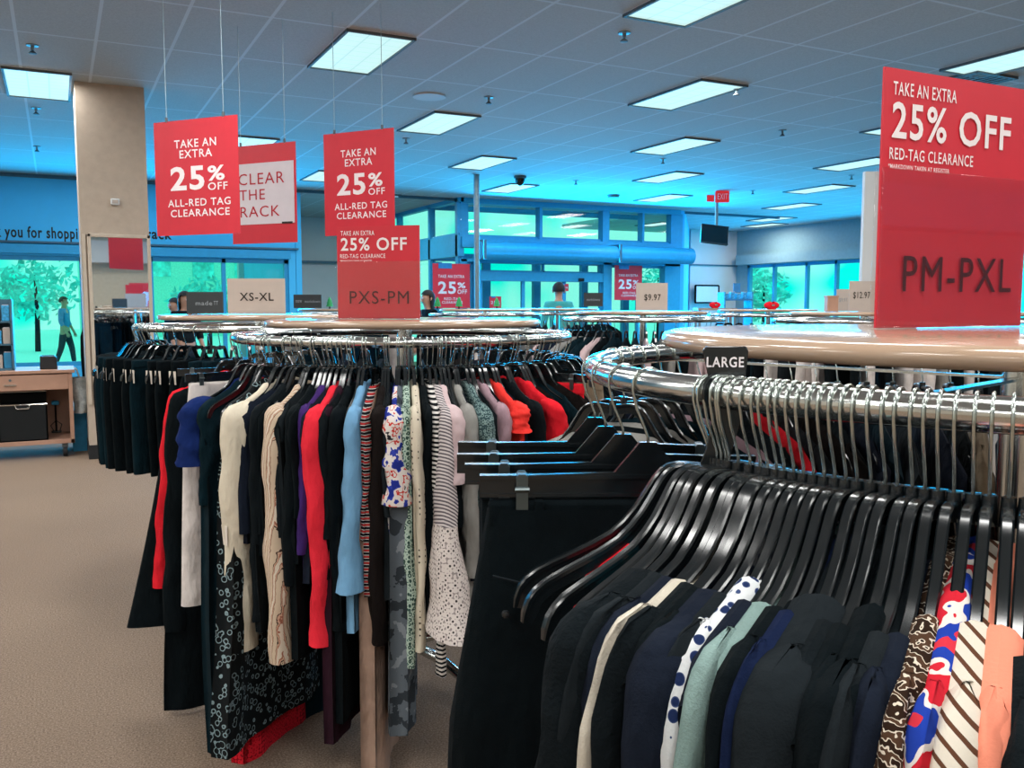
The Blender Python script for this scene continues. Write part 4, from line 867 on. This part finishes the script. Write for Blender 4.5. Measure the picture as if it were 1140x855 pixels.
# ------------------------------------------------------------------ people
def skin_obj(name, nodes, edges, mat, parent, root=0):
    me = bpy.data.meshes.new(name); me.from_pydata([n[0] for n in nodes], edges, []); me.materials.append(MATS[mat])
    o = link(name, me, parent); md = o.modifiers.new('skin', 'SKIN'); md.use_smooth_shade = True
    for i, n in enumerate(nodes):
        sv = me.skin_vertices[0].data[i]; r = n[1]; sv.radius = r if isinstance(r, tuple) else (r, r); sv.use_root = (i == root)
    s = o.modifiers.new('sub', 'SUBSURF'); s.levels = 1; s.render_levels = 2; return o
def person(label, loc, rz, h, shirt, trousers, longhair=False, stride=.0, armf=0):
    t = thing('person', label, 'person', loc, rz); k = h/1.72
    def S(p): return tuple(c*k for c in p)
    N = [((0, 0, .97), (.14, .10)), ((0, 0, 1.14), (.125, .09)), ((0, .01, 1.33), (.155, .10)), ((0, .015, 1.46), (.07, .06)), ((0, 0, 1.53), (.05, .05)), ((0, -.012, 1.60), (.072, .085)), ((0, -.008, 1.665), (.075, .09)), ((0, 0, 1.715), (.04, .05))]
    E = [(i, i+1) for i in range(7)]
    def chain(start, pts):
        p = start
        for q in pts: N.append(q); E.append((p, len(N)-1)); p = len(N)-1
        return p
    for s in (-1, 1):
        w = chain(2, [((s*.17, .01, 1.41), .058), ((s*.225, .02-.03*armf, 1.15), .043), ((s*.23, -.08-.1*armf, .92), .028), ((s*.23, -.105-.12*armf, .855), (.036, .018))])
        for j, (dy, l) in enumerate(((-.03, .065), (-.01, .08), (.01, .076), (.03, .06))):
            chain(w, [((s*.232, -.115+dy-.12*armf, .855-.045), .0085), ((s*.225, -.125+dy-.12*armf, .855-.045-l*.6), .007)])
        chain(w, [((s*.21, -.145-.12*armf, .84), .0095), ((s*.20, -.16-.12*armf, .80), .008)])
        chain(0, [((s*.09, 0, .90), .09), ((s*.10, -.02-s*stride*.5, .50), .058), ((s*.10, .03-s*stride+.0, .10), .04), ((s*.105, -.04-s*stride, .045), .036), ((s*.11, -.13-s*stride, .035), .028)])
    o = skin_obj('body', [(S(p), r if not isinstance(r, tuple) else r) for p, r in N], E, 'skin', t)
    TN = [((0, 0, .93), (.155, .115)), ((0, 0, 1.14), (.145, .105)), ((0, .01, 1.33), (.172, .118)), ((0, .015, 1.47), (.085, .075))]; TE = [(0, 1), (1, 2), (2, 3)]
    for s in (-1, 1): TN += [((s*.175, .01, 1.41), .072), ((s*.228, .02-.03*armf, 1.15), .056), ((s*.232, -.03-.06*armf, 1.03), .046)]; b = len(TN)-3; TE += [(2, b), (b, b+1), (b+1, b+2)]
    skin_obj('shirt', [(S(p), r) for p, r in TN], TE, shirt, t)
    PN = [((0, 0, .99), (.148, .108)), ((0, 0, .93), (.15, .11))]; PE = [(0, 1)]
    for s in (-1, 1): PN += [((s*.092, 0, .87), .10), ((s*.10, -.02-s*stride*.5, .50), .073), ((s*.10, .03-s*stride, .13), .055)]; b = len(PN)-3; PE += [(1, b), (b, b+1), (b+1, b+2)]
    skin_obj('trousers', [(S(p), r) for p, r in PN], PE, trousers, t)
    for s in (-1, 1): part('shoe', MB().grid(lambda a, b, s=s: ((s*.107+math.cos(2*PI*a)*.045*math.sin(PI*(.08+.84*b))**.5)*k, (-.17+.24*b-s*stride)*k, (.035+.035*math.sin(2*PI*a)*math.sin(PI*(.1+.8*b))**.5)*k), 12, 8, True), 'black rubber', t, True, None)
    def hf(a, b):
        th = 2*PI*a; ph = PI*.62*b; x, y, z = math.sin(ph)*math.cos(th), math.sin(ph)*math.sin(th), math.cos(ph)
        low = 0
        if y < -.2: z = max(z, .35)
        elif longhair and b > .85: low = .16*(b-.85)/.15
        return (x*.098*k, (.008+y*.112)*k, (1.655+z*.112-low)*k)
    part('hair', MB().grid(hf, 24, 14, True), 'hair', t, True, None)
    for s in (-1, 1): part('eye', MB().lathe([(0, -.004), (.012, 0), (0, .004)], 10, Matrix.Translation((s*.032*k, -.098*k, 1.635*k)) @ Matrix.Rotation(PI/2, 4, 'X')), 'white card', t); part('ear', MB().tube([(s*.083*k, .01, 1.66*k), (s*.093*k, .015, 1.635*k), (s*.083*k, .005, 1.60*k)], .012, 6), 'skin', t, True)
    part('nose', MB().lathe([(.016, -.02), (.012, .0), (.003, .03)], 8, Matrix.Translation((0, -.098*k, 1.61*k))), 'skin', t, True); part('mouth', MB().box(0, -.094*k, 1.572*k, .045*k, .008, .010), 'maroon lettering', t)
    return t
P = Pd(622, 340, 14.0); person('dark haired person in a teal shirt seen from behind at the entrance', (P.x, P.y, 0), -PSI+PI, 1.74, 'teal shirt', 'dark trousers')
P = Pd(476, 340, 12.6); person('person with long dark hair in dark clothes below the left window poster', (P.x, P.y, 0), -PSI-1.0, 1.60, 'black cloth', 'dark trousers', True)
P = Pd(194, 340, 13.2); person('dark haired person mostly hidden behind racks left of the dark brand card', (P.x, P.y, 0), -PSI-.6, 1.50, 'black cloth', 'dark trousers')
P = Pd(206, 340, 12.2); person('person half hidden behind the dark brand card', (P.x, P.y, 0), -PSI+.9, 1.58, 'charcoal wool', 'dark trousers', True)
P = Py(73, 380, 24.5); person('person in blue walking outside the left window', (P.x, P.y, -.12), 1.2, 1.7, 'exterior blue', 'dark trousers', False, .18, .3)
# ------------------------------------------------------------------ outside
struct('ground', MB().box(8, 42, -.2, 120, 41, .1), 'ground aqua')
def tree(px, Y, h, w, lab, pxtop=None):
    P = Py(px, 340, Y); t = thing('outdoor_tree', lab, 'tree', (P.x, P.y, -.15)); rnd = random.Random(int(px)); m = MB()
    for i in range(420):
        th, ph, r = rnd.uniform(0, 6.28), math.acos(rnd.uniform(-1, 1)), rnd.uniform(.45, 1)
        c = Vector((w*r*math.sin(ph)*math.cos(th), w*r*math.sin(ph)*math.sin(th), h*.62+h*.36*r*math.cos(ph))); s = rnd.uniform(.10, .22)
        a = Vector((rnd.uniform(-1, 1), rnd.uniform(-1, 1), rnd.uniform(-1, 1))).normalized(); b = a.orthogonal().normalized()
        m.add([c-a*s, c+b*s*.5, c+a*s, c-b*s*.5], [(0, 1, 2, 3)])
    part('crown', m, 'tree aqua', t); part('trunk', MB().tube([(0, 0, 0), (.03, 0, h*.4), (0, .05, h*.75)], [.09, .07, .03], 8), 'near black brown', t, True)
tree(232, 30, 2.6, 1.2, 'hazy tree outside the window right of the beige column'); tree(40, 34, 3.4, 1.4, 'hazy tree outside the far left window'); tree(850, 26, 3.2, 1.0, 'hazy tree outside the right windows'); tree(733, 30, 3.6, 1.3, 'hazy tree outside behind the $9.97 card')
P = Py(150, 300, 48); t = thing('pale_building', 'pale building outside beyond the left windows', 'building', (P.x+2, 48, -.15)); part('wall', MB().box(0, 0, 3.2, 9, 3, 6.4), 'pale facade', t); part('roof', MB().prism([(-4.8, 6.4), (4.8, 6.4), (0, 8.2)], -1.7, 1.7), 'tree aqua', t)
for x in (-3, -1, 1, 3): part('window', MB().box(x, -1.52, 3.6, 1, .06, 1.4), 'tree aqua', t)
# a plain soffit along the back wall (seen in the mirror)
struct('trim_7', MB().box(5, YB+.25, 2.75, 24, .5, .55), 'white paint')

# ------------------------------------------------------------------ light, world, camera
w = bpy.data.worlds.new('World'); bpy.context.scene.world = w; w.use_nodes = True; nt = w.node_tree; bg = nt.nodes['Background']
tc = nt.nodes.new('ShaderNodeTexCoord'); nz = nt.nodes.new('ShaderNodeTexNoise'); nz.inputs['Scale'].default_value = 9; nz.inputs['Detail'].default_value = 2
rp = nt.nodes.new('ShaderNodeValToRGB'); rp.color_ramp.elements[0].position = .42; rp.color_ramp.elements[0].color = (.0, .95, .72, 1); rp.color_ramp.elements[1].position = .50; rp.color_ramp.elements[1].color = (.26, 1, .80, 1)
nt.links.new(tc.outputs['Generated'], nz.inputs['Vector']); nt.links.new(nz.outputs[0], rp.inputs[0]); nt.links.new(rp.outputs[0], bg.inputs[0]); bg.inputs[1].default_value = 1.15
def area(name, loc, rot, sx, sy, e, col):
    l = bpy.data.lights.new(name, 'AREA'); l.shape = 'RECTANGLE'; l.size = sx; l.size_y = sy; l.energy = e; l.color = col
    o = bpy.data.objects.new(name, l); C.objects.link(o); o.location = loc; o.rotation_euler = rot; return o
BL = (.0, .44, .95)
area('daylight_left_windows', (1.4, YF-.2, 1.5), (-PI/2, 0, 0), 5.2, 1.7, 500, BL)
area('daylight_entrance', (9.5, VY-.45, 1.8), (-PI/2, 0, 0), 5, 2.6, 1000, BL)
area('daylight_right', (XR-.3, 14, 1.5), (0, PI/2, 0), 2.0, 9, 500, BL)
cam = bpy.data.cameras.new('Camera'); co = bpy.data.objects.new('Camera', cam); C.objects.link(co)
co.location = (0, 0, CZ); co.rotation_euler = (PI/2-PIT, 0, -PSI); cam.sensor_width = 36; cam.lens = 36*FPX/1140; cam.clip_start = .02
sc = bpy.context.scene; sc.camera = co
sc.view_settings.view_transform = 'Standard'; sc.view_settings.look = 'None'
sc.cycles.use_denoising = True; sc.cycles.max_bounces = 6; sc.cycles.transparent_max_bounces = 12
